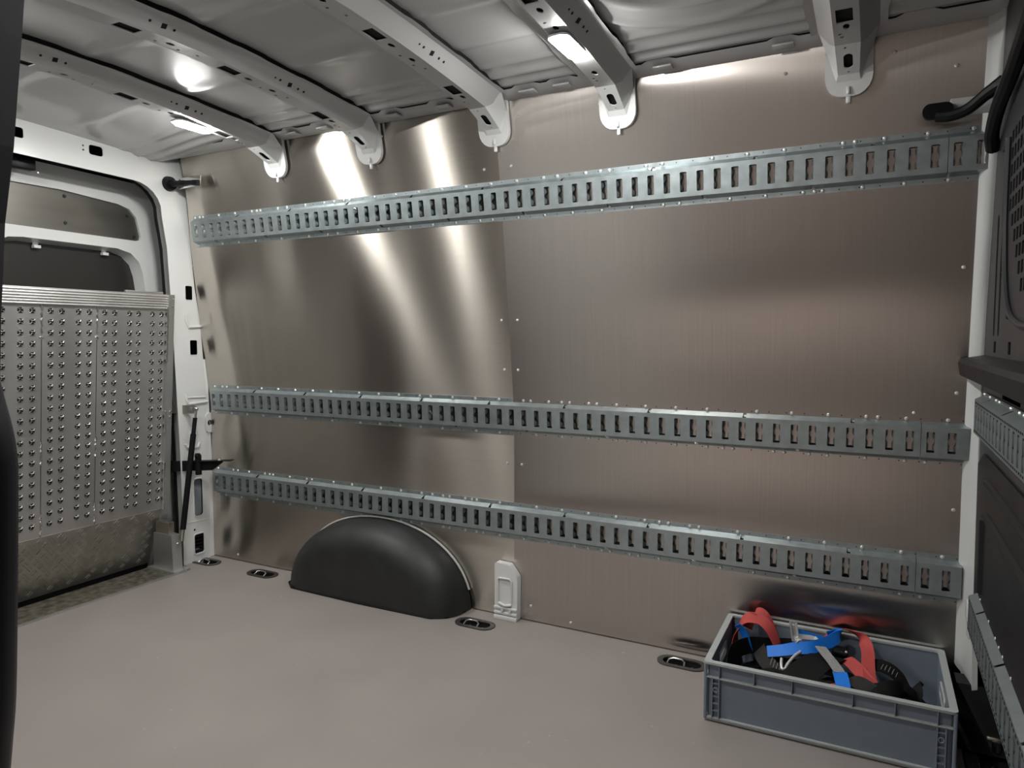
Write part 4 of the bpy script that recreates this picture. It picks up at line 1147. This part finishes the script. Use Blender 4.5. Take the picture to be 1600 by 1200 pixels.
for k in range(12):
    an = k*PI/6; cyl(b, fq(-.028+.010*math.cos(an), -.008, .002+.010*math.sin(an)), fq(-.028+.010*math.cos(an), -.004, .002+.010*math.sin(an)), .003, .003, 5)
finish('ratchet_wheel', b, BRIGHTZ, t, False, 'stuff')
hc = V((.205, .198, .128))
t = tag(empty('strap_hook', V((CX, CY, 0))+hc), 'bright steel wire hook between black and blue straps in the crate', 'hook')
b = bmesh.new(); tube(b, spline([(.022, .030, .022), (.006, .010, .012), (-.008, -.010, -.004), (-.014, -.018, -.016), (-.022, -.014, -.020), (-.026, -.004, -.010), (-.026, .004, .004)], 5), .0042, 8); finish('hook_wire', b, BRIGHTZ, t, True)
kc = V((.326, .280, .150))
t = tag(empty('cam_buckle', V((CX, CY, 0))+kc), 'black cam buckle behind the grey strap in the crate', 'buckle')
b = bmesh.new(); box(b, (-.020, -.016, -.014), (.022, .016, .012), .005); finish('housing', b, BLACKP, t, True)
b = bmesh.new(); cyl(b, (-.014, -.020, .006), (.018, -.020, .004), .006, .006, 10); finish('roller', b, RUBBER, t, True)
b = bmesh.new(); dome(b, (.018, -.020, .010), (.2, -1, .6), .004, .003); dome(b, (.006, -.022, .008), (.2, -1, .6), .003, .002); each(finish, 'stud', b, BRIGHTZ, t, True)

# ------------------------------------------------------------------ SLIDING-DOOR SIDE (mostly behind the camera)
bm = bmesh.new()
plate(bm, [(-.5, -.1), (1.45, -.1), (1.45, 1.75), (2.98, 1.75), (2.98, 1.92), (-.5, 1.92)], [], 0, -.03, lambda a, z, c: V((a, -1.76+c, z)))
wfr = struct(finish('wall_front', bm, LINER), 'inner side of the van beside the open sliding door')
bm = bmesh.new(); plate(bm, rrect(.75, .05, 1.62, 1.80, .05, 4), [], 0, -.012, lambda a, z, c: V((a, -1.745+c, z))); finish('reflector_panel', bm, WHITE, wfr)  # unseen white panel added so the steel sheet mirrors a bright area
for nm, pts, y0, y1, m, lab in (
    ('door_post', [(1.78, 1.92), (1.77, 1.494), (1.767, 1.464), (1.758, 1.42), (1.745, 1.361), (1.73, 1.292), (1.714, 1.238), (1.702, 1.199), (1.693, 1.142), (1.682, 1.076), (1.672, 0.991), (1.6, 0.4), (1.6, -0.1), (1.4, -0.1), (1.4, 1.92)], -1.76, -1.80, NAVY2, 'dark grey door post at the left edge of the view'),):
    t = empty(nm, (1.6, -1.78, -.1)); t.parent = wfr; t['label'] = lab
    b = bmesh.new(); plate(b, pts, [], y1, y0, lambda a, z, c: V((a, c, z))-t.location); finish('post_shell', b, m, t)
    b = bmesh.new(); tube(b, [V((x-.014, -1.797, z))-t.location for x, z in pts[1:11]], .010, 8); finish('edge_bead', b, BULK, t, True)
t = tag(empty('door_edge_buffer', (1.6, -1.79, -.1)), 'black rounded rubber buffer bulging at the lower left edge of the view', 'buffer')
b = bmesh.new()
ed = [(1.874, 1.025), (1.885, 1.008), (1.897, 0.979), (1.906, 0.957), (1.912, 0.934), (1.911, 0.901), (1.899, 0.772), (1.889, 0.68), (1.88, 0.635), (1.87, 0.589), (1.856, 0.527)]
P = spline([V((x, -1.913, z))-t.location for x, z in ed], 3)
tube(b, P, .042, 18); bmesh.ops.recalc_face_normals(b, faces=b.faces)
finish('buffer_body', b, NAVY, t, True)
